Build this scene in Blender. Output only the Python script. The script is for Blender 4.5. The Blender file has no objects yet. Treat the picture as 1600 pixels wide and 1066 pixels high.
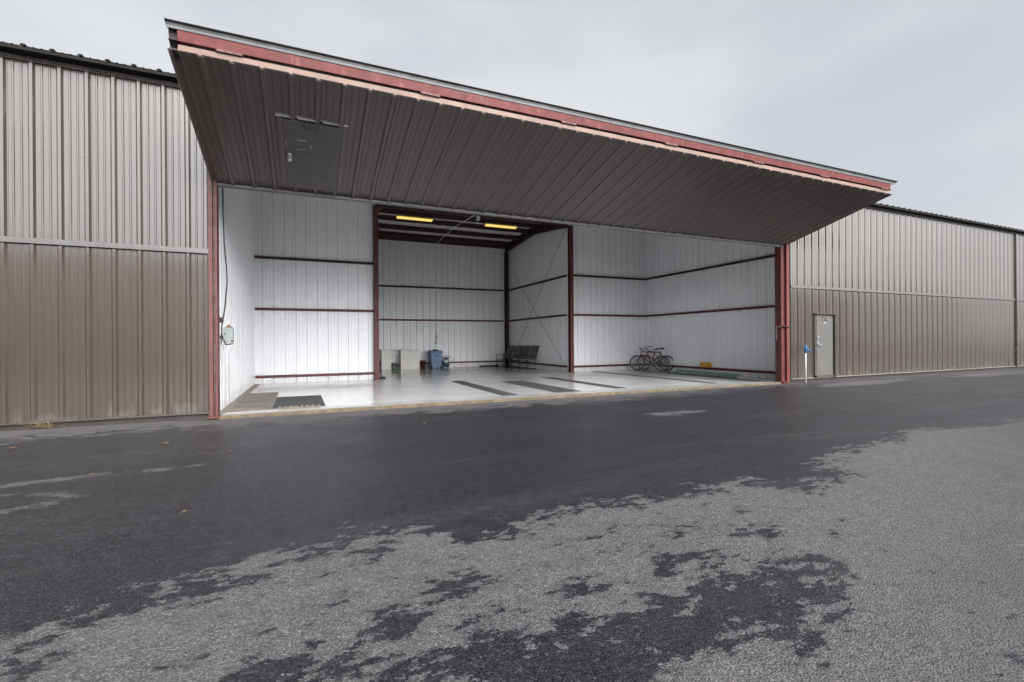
import bpy, math, random
import numpy as np
from mathutils import Vector, Matrix
random.seed(7)
sc = bpy.context.scene
COL = sc.collection
R_ = math.radians

# ------------------------------------------------------------------ helpers
def V(*a): return Vector(a)
class MB:
    def __init__(s): s.v=[]; s.f=[]; s.m=[]; s.smooth=[]
    def quad(s, pts, mi=0, sm=False):
        n=len(s.v); s.v+= [tuple(p) for p in pts]; s.f.append(tuple(range(n,n+len(pts)))); s.m.append(mi); s.smooth.append(sm)
    def hexa(s, c, mi=0):          # 8 corners: bottom 0-3, top 4-7
        n=len(s.v); s.v+=[tuple(p) for p in c]
        for f in ((3,2,1,0),(4,5,6,7),(0,1,5,4),(1,2,6,5),(2,3,7,6),(3,0,4,7)):
            s.f.append(tuple(n+i for i in f)); s.m.append(mi); s.smooth.append(False)
    def box(s, x0,x1,y0,y1,z0,z1, mi=0):
        s.hexa([(x0,y0,z0),(x1,y0,z0),(x1,y1,z0),(x0,y1,z0),(x0,y0,z1),(x1,y0,z1),(x1,y1,z1),(x0,y1,z1)], mi)
    def obox(s, o, a, b, c, mi=0): # origin corner and three edge vectors
        o=Vector(o);a=Vector(a);b=Vector(b);c=Vector(c)
        s.hexa([o,o+a,o+a+b,o+b,o+c,o+a+c,o+a+b+c,o+b+c], mi)
    def bar(s, p, q, w, h, up=(0,0,1), mi=0):
        p=Vector(p);q=Vector(q);d=(q-p); u=Vector(up); sx=d.cross(u).normalized(); uy=sx.cross(d).normalized()
        s.obox(p-sx*w/2-uy*h/2, d, sx*w, uy*h, mi)
    def tube(s, pts, r, n=8, mi=0, cap=True, closed=False):
        pts=[Vector(p) for p in pts]; N=len(pts)
        rs=r if isinstance(r,(list,tuple)) else [r]*N
        base=len(s.v); prev=None
        for i,p in enumerate(pts):
            if closed: t=pts[(i+1)%N]-pts[i-1]
            else: t=pts[min(i+1,N-1)]-pts[max(i-1,0)]
            t=t.normalized()
            if prev is None:
                a=Vector((0,0,1)) if abs(t.z)<.9 else Vector((1,0,0)); x=t.cross(a).normalized()
            else:
                x=prev-t*prev.dot(t); x=x.normalized()
            prev=x; y=t.cross(x)
            for k in range(n):
                a=2*math.pi*k/n; s.v.append(tuple(p+(x*math.cos(a)+y*math.sin(a))*rs[i]))
        L=N if closed else N-1
        for i in range(L):
            for k in range(n):
                a=base+i*n+k; b=base+i*n+(k+1)%n; j=(i+1)%N; c=base+j*n+(k+1)%n; d=base+j*n+k
                s.f.append((a,b,c,d)); s.m.append(mi); s.smooth.append(True)
        if cap and not closed:
            s.f.append(tuple(base+k for k in range(n-1,-1,-1))); s.m.append(mi); s.smooth.append(False)
            s.f.append(tuple(base+(N-1)*n+k for k in range(n))); s.m.append(mi); s.smooth.append(False)
    def lathe(s, prof, c=(0,0,0), axis='z', n=20, mi=0):   # prof: (r, h) along axis
        c=Vector(c); base=len(s.v)
        for r,h in prof:
            for k in range(n):
                a=2*math.pi*k/n; p=(r*math.cos(a), r*math.sin(a))
                q={'z':(p[0],p[1],h),'y':(p[0],h,p[1]),'x':(h,p[0],p[1])}[axis]
                s.v.append(tuple(c+Vector(q)))
        for i in range(len(prof)-1):
            for k in range(n):
                a=base+i*n+k; b=base+i*n+(k+1)%n; s.f.append((a,b,b+n,a+n)); s.m.append(mi); s.smooth.append(True)
        for i in (0,len(prof)-1):
            if prof[i][0]>1e-4:
                s.f.append(tuple(base+i*n+k for k in range(n))); s.m.append(mi); s.smooth.append(False)
    def prism(s, poly, o, a, b, c, mi=0):   # 2D poly in (a,b), extruded by c
        o=Vector(o);a=Vector(a);b=Vector(b);c=Vector(c); n=len(poly); base=len(s.v)
        for k in (0,1):
            for (x,y) in poly: s.v.append(tuple(o+a*x+b*y+c*k))
        s.f.append(tuple(base+i for i in range(n-1,-1,-1))); s.m.append(mi); s.smooth.append(False)
        s.f.append(tuple(base+n+i for i in range(n))); s.m.append(mi); s.smooth.append(False)
        for i in range(n):
            j=(i+1)%n; s.f.append((base+i,base+j,base+n+j,base+n+i)); s.m.append(mi); s.smooth.append(False)
    def stroke(s, pts, w, o, a, b, c, mi=0):  # flat lettering stroke: 2D polyline with width, raised by c
        o=Vector(o);a=Vector(a);b=Vector(b);c=Vector(c); P=[Vector(p) for p in pts]; L=[];Rr=[]
        for i in range(len(P)):
            t=(P[min(i+1,len(P)-1)]-P[max(i-1,0)]).normalized(); n=Vector((-t.y,t.x))*w/2; L.append(P[i]+n); Rr.append(P[i]-n)
        for i in range(len(P)-1):
            s.prism([L[i],L[i+1],Rr[i+1],Rr[i]][::-1], o,a,b,c,mi)
    def build(s, name, mats, parent=None, bevel=0, loc=None):
        me=bpy.data.meshes.new(name); me.from_pydata(s.v,[],s.f)
        if not isinstance(mats,(list,tuple)): mats=[mats]
        for m in mats: me.materials.append(m)
        me.polygons.foreach_set('material_index', s.m); me.polygons.foreach_set('use_smooth', s.smooth)
        me.update(); me.validate()
        import bmesh
        bm=bmesh.new(); bm.from_mesh(me); bmesh.ops.recalc_face_normals(bm, faces=bm.faces); bm.to_mesh(me); bm.free()
        o=bpy.data.objects.new(name, me); COL.objects.link(o)
        if parent is not None: o.parent=parent
        if loc is not None: o.location=loc
        if bevel:
            b=o.modifiers.new('bevel','BEVEL'); b.width=bevel; b.segments=2; b.limit_method='ANGLE'
        return o
def tag(o, label=None, cat=None, group=None, kind=None):
    if label: o['label']=label
    if cat: o['category']=cat
    if group: o['group']=group
    if kind: o['kind']=kind
    return o
def empty(name, loc, rz=0, **k):
    o=bpy.data.objects.new(name,None); COL.objects.link(o); o.location=loc; o.rotation_euler=(0,0,rz); o.empty_display_size=.2
    return tag(o,**k)
def kids(o): return [c for c in bpy.data.objects if c.parent==o]
def copy_tree(o, parent=None):
    c=o.copy(); COL.objects.link(c)
    if parent is not None: c.parent=parent
    for ch in kids(o): copy_tree(ch,c)
    return c

# ------------------------------------------------------------------ materials
def newmat(name):
    m=bpy.data.materials.new(name); m.use_nodes=True; nt=m.node_tree; b=nt.nodes['Principled BSDF']; return m,nt,b
def N(nt,t,**k):
    n=nt.nodes.new(t)
    for a,b in k.items(): setattr(n,a,b)
    return n
def noise(nt, scale, detail=4, rough=.55, vec=None, mapscale=None, coord='pos'):
    n=N(nt,'ShaderNodeTexNoise'); n.inputs['Scale'].default_value=scale; n.inputs['Detail'].default_value=detail; n.inputs['Roughness'].default_value=rough
    if vec is None:
        if coord=='pos': vec=N(nt,'ShaderNodeNewGeometry').outputs['Position']
        else: vec=N(nt,'ShaderNodeTexCoord').outputs['Object']
    if mapscale:
        mp=N(nt,'ShaderNodeMapping'); mp.inputs['Scale'].default_value=mapscale; nt.links.new(vec,mp.inputs['Vector']); vec=mp.outputs['Vector']
    nt.links.new(vec,n.inputs['Vector']); return n.outputs['Fac']
def math_(nt,op,a,b=None,c=None,clamp=False):
    n=N(nt,'ShaderNodeMath',operation=op); n.use_clamp=clamp
    for i,x in enumerate((a,b,c)):
        if x is None: continue
        if isinstance(x,(int,float)): n.inputs[i].default_value=x
        else: nt.links.new(x,n.inputs[i])
    return n.outputs[0]
def mixc(nt,f,a,b,mode='MIX'):
    n=N(nt,'ShaderNodeMix',data_type='RGBA',blend_type=mode)
    for s,x in ((0,f),(6,a),(7,b)):
        if isinstance(x,(int,float)): n.inputs[s].default_value=x
        elif isinstance(x,tuple): n.inputs[s].default_value=(x+(1,)) if len(x)==3 else x
        else: nt.links.new(x,n.inputs[s])
    return n.outputs[2]
def ramp(nt,x,a,b,c0=0,c1=1):
    n=N(nt,'ShaderNodeMapRange'); n.interpolation_type='SMOOTHSTEP'; nt.links.new(x,n.inputs[0])
    n.inputs[1].default_value=a;n.inputs[2].default_value=b;n.inputs[3].default_value=c0;n.inputs[4].default_value=c1; return n.outputs[0]
def bump(nt,b,h,strength=.3,dist=.01):
    n=N(nt,'ShaderNodeBump'); n.inputs['Strength'].default_value=strength; n.inputs['Distance'].default_value=dist
    nt.links.new(h,n.inputs['Height']); nt.links.new(n.outputs[0],b.inputs['Normal'])
def painted(name, col, rough=.45, metal=0, var=.18, streak=True, spec=.5, scale=2.5, dirt=None, wob=0, coat=0, cior=1.5, crough=.15, streakamt=.35, dust=None, even=False):
    """paint with mottling, faint vertical rain streaks and uneven gloss"""
    m,nt,b=newmat(name)
    n1=noise(nt,scale,5,.6)
    f=ramp(nt,n1,.3,.7)
    lo=tuple(c*(1-var) for c in col); hi=tuple(min(1,c*(1+var*.7)) for c in col)
    c=mixc(nt,f,lo,hi)
    if streak:
        n2=noise(nt,1,4,.6,mapscale=(14,14,.35)); c=mixc(nt,math_(nt,'MULTIPLY',ramp(nt,n2,.52,.75),streakamt),c,dirt or tuple(x*.62 for x in col))
    if dust:
        dc,dh,da=dust; z=N(nt,'ShaderNodeSeparateXYZ'); nt.links.new(N(nt,'ShaderNodeNewGeometry').outputs['Position'],z.inputs[0])
        sp=noise(nt,1,6,.7,mapscale=(5,5,2.2)); q=ramp(nt,math_(nt,'SUBTRACT',math_(nt,'MULTIPLY',math_(nt,'SUBTRACT',sp,.38),dh*6),z.outputs[2]),-.05,dh*.35)
        c=mixc(nt,math_(nt,'MULTIPLY',q,da),c,dc)
    nt.links.new(c,b.inputs['Base Color'])
    if even: b.inputs['Roughness'].default_value=rough
    else:
        n3=noise(nt,6,3); nt.links.new(ramp(nt,n3,.3,.7,max(.05,rough-.08),min(1,rough+.1)),b.inputs['Roughness'])
    b.inputs['Metallic'].default_value=metal; b.inputs['Specular IOR Level'].default_value=spec
    if coat:
        b.inputs['Coat Weight'].default_value=coat; b.inputs['Coat IOR'].default_value=cior; b.inputs['Coat Roughness'].default_value=crough
    if wob:
        n4=noise(nt,1.0,2,.5,mapscale=(2.2,2.2,.8)); bump(nt,b,n4,wob,.02)
    return m
M={}
M['brown']=painted('brown_sheet_paint',(.064,.050,.041),.36,.1,.03,True,.5,1.6,wob=.008,coat=1,cior=1.72,crough=.10,even=True,dust=((.13,.115,.10),.22,.5),streakamt=.1)
M['brown_leaf']=painted('brown_door_sheet_paint',(.122,.094,.090),.45,.0,.05,True,.5,1.3,wob=.04,coat=.3,cior=1.5,crough=.25,even=True,streakamt=.2)
M['brown_trim']=painted('brown_trim_paint',(.08,.07,.064),.32,.2,.1,coat=.7,cior=2.0)
M['dark_trim']=painted('dark_brown_trim',(.045,.035,.032),.5,.1,.2)
M['white']=painted('white_sheet_paint',(.845,.855,.88),.40,.05,.02,True,.5,1.2,dirt=(.72,.72,.72),streakamt=.15,coat=.3,cior=1.5,crough=.25,dust=((.50,.48,.45),.20,.4))
M['white_up']=M['white']
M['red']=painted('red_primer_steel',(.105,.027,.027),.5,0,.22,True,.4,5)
M['red_dark']=painted('shaded_red_steel',(.045,.020,.023),.55,0,.22,True,.35,5)  # darker copy of the red steel, shade up in the roof put into the colour
M['red_faded']=painted('weathered_red_steel',(.150,.031,.030),.5,0,.2,True,.4,4,dirt=(.36,.16,.12))
M['pink']=painted('faded_skylit_red_steel',(.205,.135,.105),.45,0,.16,True,.5,2.2,dirt=(.17,.08,.065))  # peach tone: slightly faded paint plus sky glare put into the colour
M['post_pink']=painted('bleached_post_paint',(.13,.048,.045),.5,0,.2,True,.4,4,dirt=(.07,.037,.034))
M['rubber_grey']=painted('grey_rubber',(.16,.165,.17),.5,0,.15,False)
M['flap']=painted('weather_flap_rubber',(.06,.058,.058),.45,0,.3,False)
M['rubber_dark']=painted('black_rubber',(.03,.03,.032),.6,0,.3,False)
M['cream_trim']=painted('cream_edge_trim',(.2,.18,.145),.5,0,.2,False)
M['roof']=painted('dark_roof_sheet',(.018,.016,.014),.75,0,.3,False,.15)
M['lining']=painted('pale_roof_lining',(.78,.79,.79),.6,0,.05,False)
M['black']=painted('black_paint',(.018,.018,.02),.45,0,.2,False)
M['guide']=painted('worn_guide_steel',(.13,.10,.09),.5,.2,.3)
M['steel']=painted('bright_steel',(.62,.62,.62),.28,.9,.1,False)
M['galv']=painted('galvanised_steel',(.45,.46,.47),.45,.6,.15,False)
M['door_grey']=painted('grey_door_paint',(.105,.101,.096),.45,0,.06,True,.5,1.0,dirt=(.105,.10,.093))
M['door_brown']=painted('brown_door_paint',(.105,.098,.096),.5,.1,.06,False,.5,1.0)
M['letter']=painted('dark_lettering',(.012,.012,.012),.6,0,.1,False)
M['letter_grey']=painted('worn_lettering',(.055,.052,.05),.7,0,.2,False)
M['plate']=painted('brushed_plate',(.33,.33,.32),.5,.2,.1,False)
M['sign_white']=painted('white_plastic',(.50,.50,.49),.4,0,.05,False)
M['cab']=painted('white_laminate',(.72,.70,.67),.4,0,.05,False)
M['blue_bin']=painted('dusty_blue_plastic',(.15,.24,.37),.5,0,.14,False)
M['blue_dark']=painted('dark_blue_paint',(.02,.065,.10),.4,0,.2,False)
M['blue_valve']=painted('blue_cast_iron_paint',(.045,.12,.30),.45,0,.25,False,.5,30)
M['maroon']=painted('maroon_plastic',(.085,.022,.025),.5,0,.15,False)
M['green']=painted('green_hose_plastic',(.032,.13,.06),.4,0,.25,False,.5,20)
M['green_paint']=painted('green_machine_paint',(.03,.13,.055),.45,0,.2,False)
M['yellow']=painted('yellow_box_plastic',(.62,.33,.03),.45,0,.08,False)
M['wood']=painted('bare_weathered_wood',(.17,.145,.115),.75,0,.25,False,.3,9)
M['box_grey']=painted('grey_green_enamel',(.27,.31,.30),.4,0,.08,False)
M['cable']=painted('black_cable_sheath',(.03,.03,.035),.5,0,.2,False)
M['conduit']=painted('grey_conduit',(.16,.16,.165),.5,.2,.1,False)
M['sling']=painted('taupe_sling_fabric',(.155,.142,.128),.85,0,.14,False,.2,40)
M['chair_frame']=painted('dark_bronze_tube',(.045,.038,.033),.4,.3,.2,False)
M['bike_red']=painted('dark_red_bicycle_paint',(.15,.018,.028),.25,.1,.1,False)
M['bike_black']=painted('dark_bicycle_paint',(.07,.02,.03),.3,.1,.1,False)
M['rim']=painted('alloy_rim',(.55,.54,.52),.3,.8,.1,False)
M['straw']=painted('dry_straw',(.24,.19,.10),.8,0,.3,False)
M['leaf']=painted('dead_leaf',(.26,.10,.045),.8,0,.3,False)
M['strip']=None
def m_strip():
    m,nt,b=newmat('anti_slip_grit')
    n=noise(nt,260,2); c=mixc(nt,ramp(nt,n,.35,.65),(.028,.028,.03),(.12,.118,.118))
    n2=noise(nt,3,4); c=mixc(nt,math_(nt,'MULTIPLY',ramp(nt,n2,.5,.75),.35),c,(.16,.15,.14))
    nt.links.new(c,b.inputs['Base Color']); b.inputs['Roughness'].default_value=.8; bump(nt,b,n,.4,.003); return m
M['strip']=m_strip()
def m_mat_green():
    m,nt,b=newmat('ribbed_floor_mat')
    w=N(nt,'ShaderNodeTexChecker'); w.inputs['Scale'].default_value=55
    nt.links.new(N(nt,'ShaderNodeNewGeometry').outputs['Position'],w.inputs['Vector'])
    c=mixc(nt,w.outputs['Fac'],(.033,.035,.036),(.078,.081,.083)); n=noise(nt,4,4); c=mixc(nt,math_(nt,'MULTIPLY',ramp(nt,n,.5,.75),.4),c,(.15,.15,.14))
    nt.links.new(c,b.inputs['Base Color']); b.inputs['Roughness'].default_value=.85; return m
M['mat']=m_mat_green()
def m_board():
    m,nt,b=newmat('stained_floor_sheet')
    n=noise(nt,1.6,6,.65,mapscale=(.7,1.8,1)); c=mixc(nt,ramp(nt,n,.32,.68),(.075,.06,.052),(.27,.235,.20))
    n2=noise(nt,14,4); c=mixc(nt,math_(nt,'MULTIPLY',ramp(nt,n2,.45,.7),.4),c,(.20,.17,.145))
    nt.links.new(c,b.inputs['Base Color']); b.inputs['Roughness'].default_value=.5; return m
M['board']=m_board()
def m_lamp():
    m,nt,b=newmat('warm_fluorescent_tube'); b.inputs['Base Color'].default_value=(.9,.7,.3,1)
    b.inputs['Emission Color'].default_value=(1,.72,.17,1); b.inputs['Emission Strength'].default_value=.105; return m
M['lamp']=m_lamp()
M['lamp_house']=painted('lamp_housing_enamel',(.60,.42,.12),.4,0,.05,False)
def m_floor():
    m,nt,b=newmat('epoxy_painted_concrete')
    pos=N(nt,'ShaderNodeNewGeometry').outputs['Position']; sx=N(nt,'ShaderNodeSeparateXYZ'); nt.links.new(pos,sx.inputs[0])
    n=noise(nt,.9,6,.6); c=mixc(nt,ramp(nt,n,.3,.7),(.64,.64,.64),(.67,.67,.665))
    st=noise(nt,2.3,6,.7); c=mixc(nt,math_(nt,'MULTIPLY',ramp(nt,st,.54,.72),.14),c,(.50,.46,.40))
    # tyre and foot scuffs running in from the door
    sc_=noise(nt,1,5,.65,mapscale=(5,.5,1)); c=mixc(nt,math_(nt,'MULTIPLY',ramp(nt,sc_,.58,.75),.16),c,(.46,.43,.40))
    # duller and browner towards the rear workshop end
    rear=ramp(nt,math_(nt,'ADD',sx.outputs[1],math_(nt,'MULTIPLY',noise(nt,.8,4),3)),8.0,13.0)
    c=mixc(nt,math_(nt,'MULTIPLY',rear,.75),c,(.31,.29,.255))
    # unpainted tan concrete: front lip and strip beside the left wall, ragged paint edge
    rag=math_(nt,'MULTIPLY',math_(nt,'SUBTRACT',noise(nt,7,4),.5),.12)
    e1=ramp(nt,math_(nt,'ADD',sx.outputs[1],rag),.24,.29,1,0)
    e2=ramp(nt,math_(nt,'ADD',sx.outputs[0],rag),-1.42,-1.36,1,0)
    bare=math_(nt,'MAXIMUM',e1,e2)
    cn=noise(nt,9,6,.65); cc=mixc(nt,ramp(nt,cn,.3,.7),(.25,.22,.185),(.38,.35,.31))
    rust=noise(nt,3,5,.6); cc=mixc(nt,math_(nt,'MULTIPLY',ramp(nt,rust,.55,.72),.55),cc,(.22,.13,.075))
    c=mixc(nt,bare,c,cc); nt.links.new(c,b.inputs['Base Color'])
    r=math_(nt,'ADD',ramp(nt,noise(nt,1.2,3),.3,.7,.13,.18),math_(nt,'MULTIPLY',bare,.55)); nt.links.new(r,b.inputs['Roughness'])
    b.inputs['Specular IOR Level'].default_value=.6
    return m
M['floor']=m_floor()
def m_slab_edge():
    return painted('slab_edge_concrete',(.15,.115,.08),.85,0,.35,False,.3,8)
M['slab_edge']=m_slab_edge()
def m_asphalt():
    m,nt,b=newmat('asphalt_wet_and_dry')
    a=N(nt,'ShaderNodeAttribute',attribute_name='dry_edge'); g=N(nt,'ShaderNodeAttribute',attribute_name='ragged')
    pos=N(nt,'ShaderNodeNewGeometry').outputs['Position']
    n1=noise(nt,3.4,9,.62,vec=pos,mapscale=(.7,1.3,1))
    n2=noise(nt,11,6,.7,vec=pos,mapscale=(.7,1.3,1))
    nn=math_(nt,'ADD',math_(nt,'MULTIPLY',math_(nt,'SUBTRACT',n1,.5),2.6),math_(nt,'MULTIPLY',math_(nt,'SUBTRACT',n2,.5),2.4))
    vor=N(nt,'ShaderNodeTexVoronoi'); vor.inputs['Scale'].default_value=105; nt.links.new(pos,vor.inputs['Vector'])
    vd=vor.outputs['Distance']; cs=N(nt,'ShaderNodeSeparateColor'); nt.links.new(vor.outputs['Color'],cs.inputs[0]); rnd=cs.outputs[0]
    val=math_(nt,'ADD',a.outputs['Fac'],math_(nt,'MULTIPLY',nn,g.outputs['Fac']))
    val=math_(nt,'ADD',val,math_(nt,'MULTIPLY',math_(nt,'SUBTRACT',rnd,.5),.06))
    dry=ramp(nt,val,-.022,.034)
    # aggregate
    gr=noise(nt,55,5,.75,vec=pos); gr2=ramp(nt,gr,.38,.62)
    pit=ramp(nt,vd,.25,.7)             # dark binder between stones
    big=ramp(nt,noise(nt,1.1,5,.6,vec=pos),.3,.7)
    dryc=mixc(nt,ramp(nt,rnd,.05,.95),(.155,.146,.152),(.235,.220,.227))
    dryc=mixc(nt,math_(nt,'MULTIPLY',gr2,.5),dryc,(.055,.052,.052)); dryc=mixc(nt,math_(nt,'MULTIPLY',pit,.78),dryc,(.04,.038,.038))
    dryc=mixc(nt,math_(nt,'MULTIPLY',big,.22),dryc,(.14,.13,.128))
    wetc=mixc(nt,ramp(nt,rnd,.1,.95),(.0135,.0125,.0175),(.070,.064,.082))
    wetc=mixc(nt,math_(nt,'MULTIPLY',gr2,.6),wetc,(.008,.008,.009)); wetc=mixc(nt,math_(nt,'MULTIPLY',pit,.6),wetc,(.009,.009,.010))
    wetc=mixc(nt,math_(nt,'MULTIPLY',big,.35),wetc,(.026,.025,.027))
    lane=noise(nt,1,5,.6,vec=pos,mapscale=(.22,2.2,1)); wetc=mixc(nt,math_(nt,'MULTIPLY',ramp(nt,lane,.5,.72),.45),wetc,(.052,.050,.052)); dryc=mixc(nt,math_(nt,'MULTIPLY',ramp(nt,lane,.48,.7),.35),dryc,(.125,.118,.118))
    fleck=ramp(nt,rnd,.985,.995); wetc=mixc(nt,math_(nt,'MULTIPLY',fleck,.5),wetc,(.12,.117,.115)); dryc=mixc(nt,math_(nt,'MULTIPLY',fleck,.5),dryc,(.30,.29,.285))
    dm=N(nt,'ShaderNodeAttribute',attribute_name='damp').outputs['Fac']; dn=noise(nt,1.3,7,.7,vec=pos); dmf=math_(nt,'MULTIPLY',dm,ramp(nt,math_(nt,'ADD',dn,math_(nt,'MULTIPLY',math_(nt,'SUBTRACT',rnd,.5),.35)),.25,.62),clamp=True)
    halo=ramp(nt,val,.0,.26,.42,0); dryc=mixc(nt,math_(nt,'MAXIMUM',math_(nt,'MULTIPLY',dmf,.8),halo),dryc,(.062,.060,.064))
    cg=noise(nt,42,8,.82,vec=pos); wg=ramp(nt,noise(nt,9,10,.95,vec=pos),.40,.60,.72,1.32); wgc=N(nt,'ShaderNodeCombineColor'); [nt.links.new(wg,wgc.inputs[i]) for i in range(3)]; wetc=mixc(nt,1.0,wetc,wgc.outputs[0],'MULTIPLY'); c=mixc(nt,dry,wetc,dryc); gm=ramp(nt,cg,.36,.64,.70,1.30); gc=N(nt,'ShaderNodeCombineColor'); [nt.links.new(gm,gc.inputs[i]) for i in range(3)]; c=mixc(nt,1.0,c,gc.outputs[0],'MULTIPLY'); nt.links.new(c,b.inputs['Base Color'])
    r=math_(nt,'ADD',math_(nt,'MULTIPLY',dry,.5),math_(nt,'ADD',.36,math_(nt,'MULTIPLY',big,.08)),clamp=True); nt.links.new(r,b.inputs['Roughness'])
    b.inputs['Specular IOR Level'].default_value=.38
    h=math_(nt,'ADD',math_(nt,'MULTIPLY',vd,-1.0),math_(nt,'MULTIPLY',noise(nt,30,3,.6,vec=pos),.6)); bump(nt,b,h,.7,.007)
    return m
M['asphalt']=m_asphalt()

# ------------------------------------------------------------------ ribbed metal sheet
PER=.336
def rib_profile(L, phase, seam0=0, flip=1):
    """(s,h) points of the sheet profile along its width 0..L"""
    pts=[(0.0,0.0)]
    k0=int(math.floor((0-phase)/PER))-1; k=k0
    while True:
        c=phase+k*PER
        if c-PER>L: break
        seq=[(c-.046,0),(c-.020,.034),(c+.020,.034),(c+.046,0)]
        if (k-seam0)%3==0: seq+=[(c+.050,0.005),(c+.062,.005),(c+.064,0)]
        m=c+PER/2
        for q in (-.048,.048): seq+=[(m+q-.017,0),(m+q-.008,.009),(m+q+.008,.009),(m+q+.017,0)]
        for s,h in seq:
            if 0<s<L: pts.append((s,h))
        k+=1
    pts.append((L,0.0)); return pts
def sheet(mb, O, u, v, n, L, bot, top, phase, seam0=0, t=.004, screws=(), back=1, srow=0, hs=1.0):
    """u: width dir, v: length dir, n: rib side. bot/top numbers or functions of s. front mi=0, back mi=back"""
    O=Vector(O);u=Vector(u).normalized();v=Vector(v).normalized();n=Vector(n).normalized()
    fb=bot if callable(bot) else (lambda s:bot); ft=top if callable(top) else (lambda s:top)
    pr=[(a,b*(hs if b>.02 else 1+(hs-1)*1.6)) for a,b in rib_profile(L,phase,seam0)]
    P=lambda s,h,z: O+u*s+n*h+v*z
    for (s0,h0),(s1,h1) in zip(pr,pr[1:]):
        if s1-s0<1e-5: continue
        a,b_,c,d=P(s0,h0,fb(s0)),P(s1,h1,fb(s1)),P(s1,h1,ft(s1)),P(s0,h0,ft(s0))
        mb.quad([a,b_,c,d],0)
        mb.quad([d-n*t,c-n*t,b_-n*t,a-n*t],back)
        mb.quad([d,c,c-n*t,d-n*t],0); mb.quad([a-n*t,b_-n*t,b_,a],0)
    for s in (0,L): mb.quad([P(s,0,fb(s)),P(s,0,ft(s)),P(s,0,ft(s))-n*t,P(s,0,fb(s))-n*t],0)
    if screws:
        k0=int(math.floor((0-phase)/PER))-1
        for k in range(k0,int(L/PER)+3):
            for zi,z in enumerate(screws):
                seam=(k-seam0)%3==0
                offs=[.085] if zi%2==0 else [.085,-.09]
                lst=[(phase+k*PER+o,0.0) for o in offs]
                if seam: lst.append((phase+k*PER,.034))
                for s,h in lst:
                    if .02<s<L-.02:
                        c=P(s,h,z); r=.0075; ring=[c+(u*math.cos(a)+v*math.sin(a))*r for a in [i*math.pi/3 for i in range(6)]]
                        tp=[p+n*.004-(p-c)*.25 for p in ring]
                        for i in range(6): mb.quad([ring[i],ring[(i+1)%6],tp[(i+1)%6],tp[i]],srow)
                        mb.quad(tp,srow)

# ------------------------------------------------------------------ layout constants (metres)
XL,XR=-1.49,13.20           # door opening
XWL,XWR=-1.57,14.46         # side walls of the bay
YB,YT=7.875,14.60           # back of the front bay, back of the tail bay
XTL,XTR=2.30,10.36          # tail bay side walls
RIDGE=10.9
X0,X1=-22.0,46.0            # ends of the hangar row
def zroof(y): return 5.805+.1*y if y<=RIDGE else 5.805+.1*RIDGE-.075*(y-RIDGE)
def zfl(y): return .02-.06*min(max(y,0),1.0) if y<1 else -.04-.003*(y-1)

hangar=empty('hangar',(6,0,0),label='long brown ribbed metal hangar with its big folding door raised over an open bay',cat='hangar')
HO=Vector((6,0,0))
class HM(MB):               # mesh of the hangar, written in world metres, stored relative to its Empty
    def build(s,name,mats,parent=None,bevel=0,**k):
        if parent is None: parent=hangar
        s.v=[(x-6,y,z) for x,y,z in s.v]
        return MB.build(s,name,mats,parent,bevel)

# ------------------------------------------------------------------ exterior walls
ROWS_L=(.17,1.36); 
def ext_wall(xa,xb,phase_abs,seam,side):
    u=(1,0,0);L=xb-xa;ph=(phase_abs-xa)%PER
    k=round((phase_abs-xa-ph)/PER)
    s0=seam-k if False else 0
    lo=HM(); sheet(lo,(xa,0,0),u,(0,0,1),(0,-1,0),L,.098,2.84,ph,seam,screws=(.16,1.36,2.76))
    a=lo.build('wall_panel',[M['brown'],M['brown']])
    up=HM(); sheet(up,(xa,0,0),u,(0,0,1),(0,-1,0),L,2.93,5.66,ph,seam,screws=(3.0,4.28,5.58))
    b=up.build('wall_panel',[M['brown'],M['brown']])
    t=HM(); t.box(xa,xb,-.052,.0,2.862,2.935); t.box(xa,xb,-.058,-.052,2.852,2.872)
    t.build('belt_trim',M['brown_trim'],a)
    t=HM(); t.box(xa,xb,-.05,.02,.078,.096); t.box(xa,xb,-.052,-.046,.078,.108); t.build('base_trim',M['cream_trim'] if side>0 else M['brown_trim'],a)
    t=HM(); t.box(xa,xb,-.068,.0,5.675,5.72); t.box(xa,xb,-.045,.0,5.655,5.676); t.build('eave_trim',M['brown_trim'],b)
    t=HM(); t.box(xa,xb,.012,.25,-.2,.0975); t.build('footing',M['dark_trim'])
    return a,b
# phase measured on the photograph: ribs at x=-1.84-.336k on the left, 13.72+.335k on the right
seamL=0
xa=X0; L=(-1.555)-xa; ph=(-3.20-xa)%PER; kk=round(((-3.20-xa)-ph)/PER)
left_lo,left_up=ext_wall(X0,-1.555,-3.20,kk%3,-1)
ph=(13.745-13.38)%PER
right_lo,right_up=ext_wall(13.38,X1,13.745,0,1)
# dark jamb between the right post and the sheeting, and small jamb at the left post
t=HM(); t.box(13.262,13.378,-.012,.06,0.0,5.66); t.build('jamb_trim',M['dark_trim'])
t=HM(); t.box(-1.575,-1.556,-.05,.06,0.02,5.66); t.build('jamb_trim',M['dark_trim'])
# vertical joint flashing far right
t=HM(); t.box(27.36,27.50,-.085,-.002,.1,5.65); t.build('downspout',M['brown_trim'],right_lo)
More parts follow.
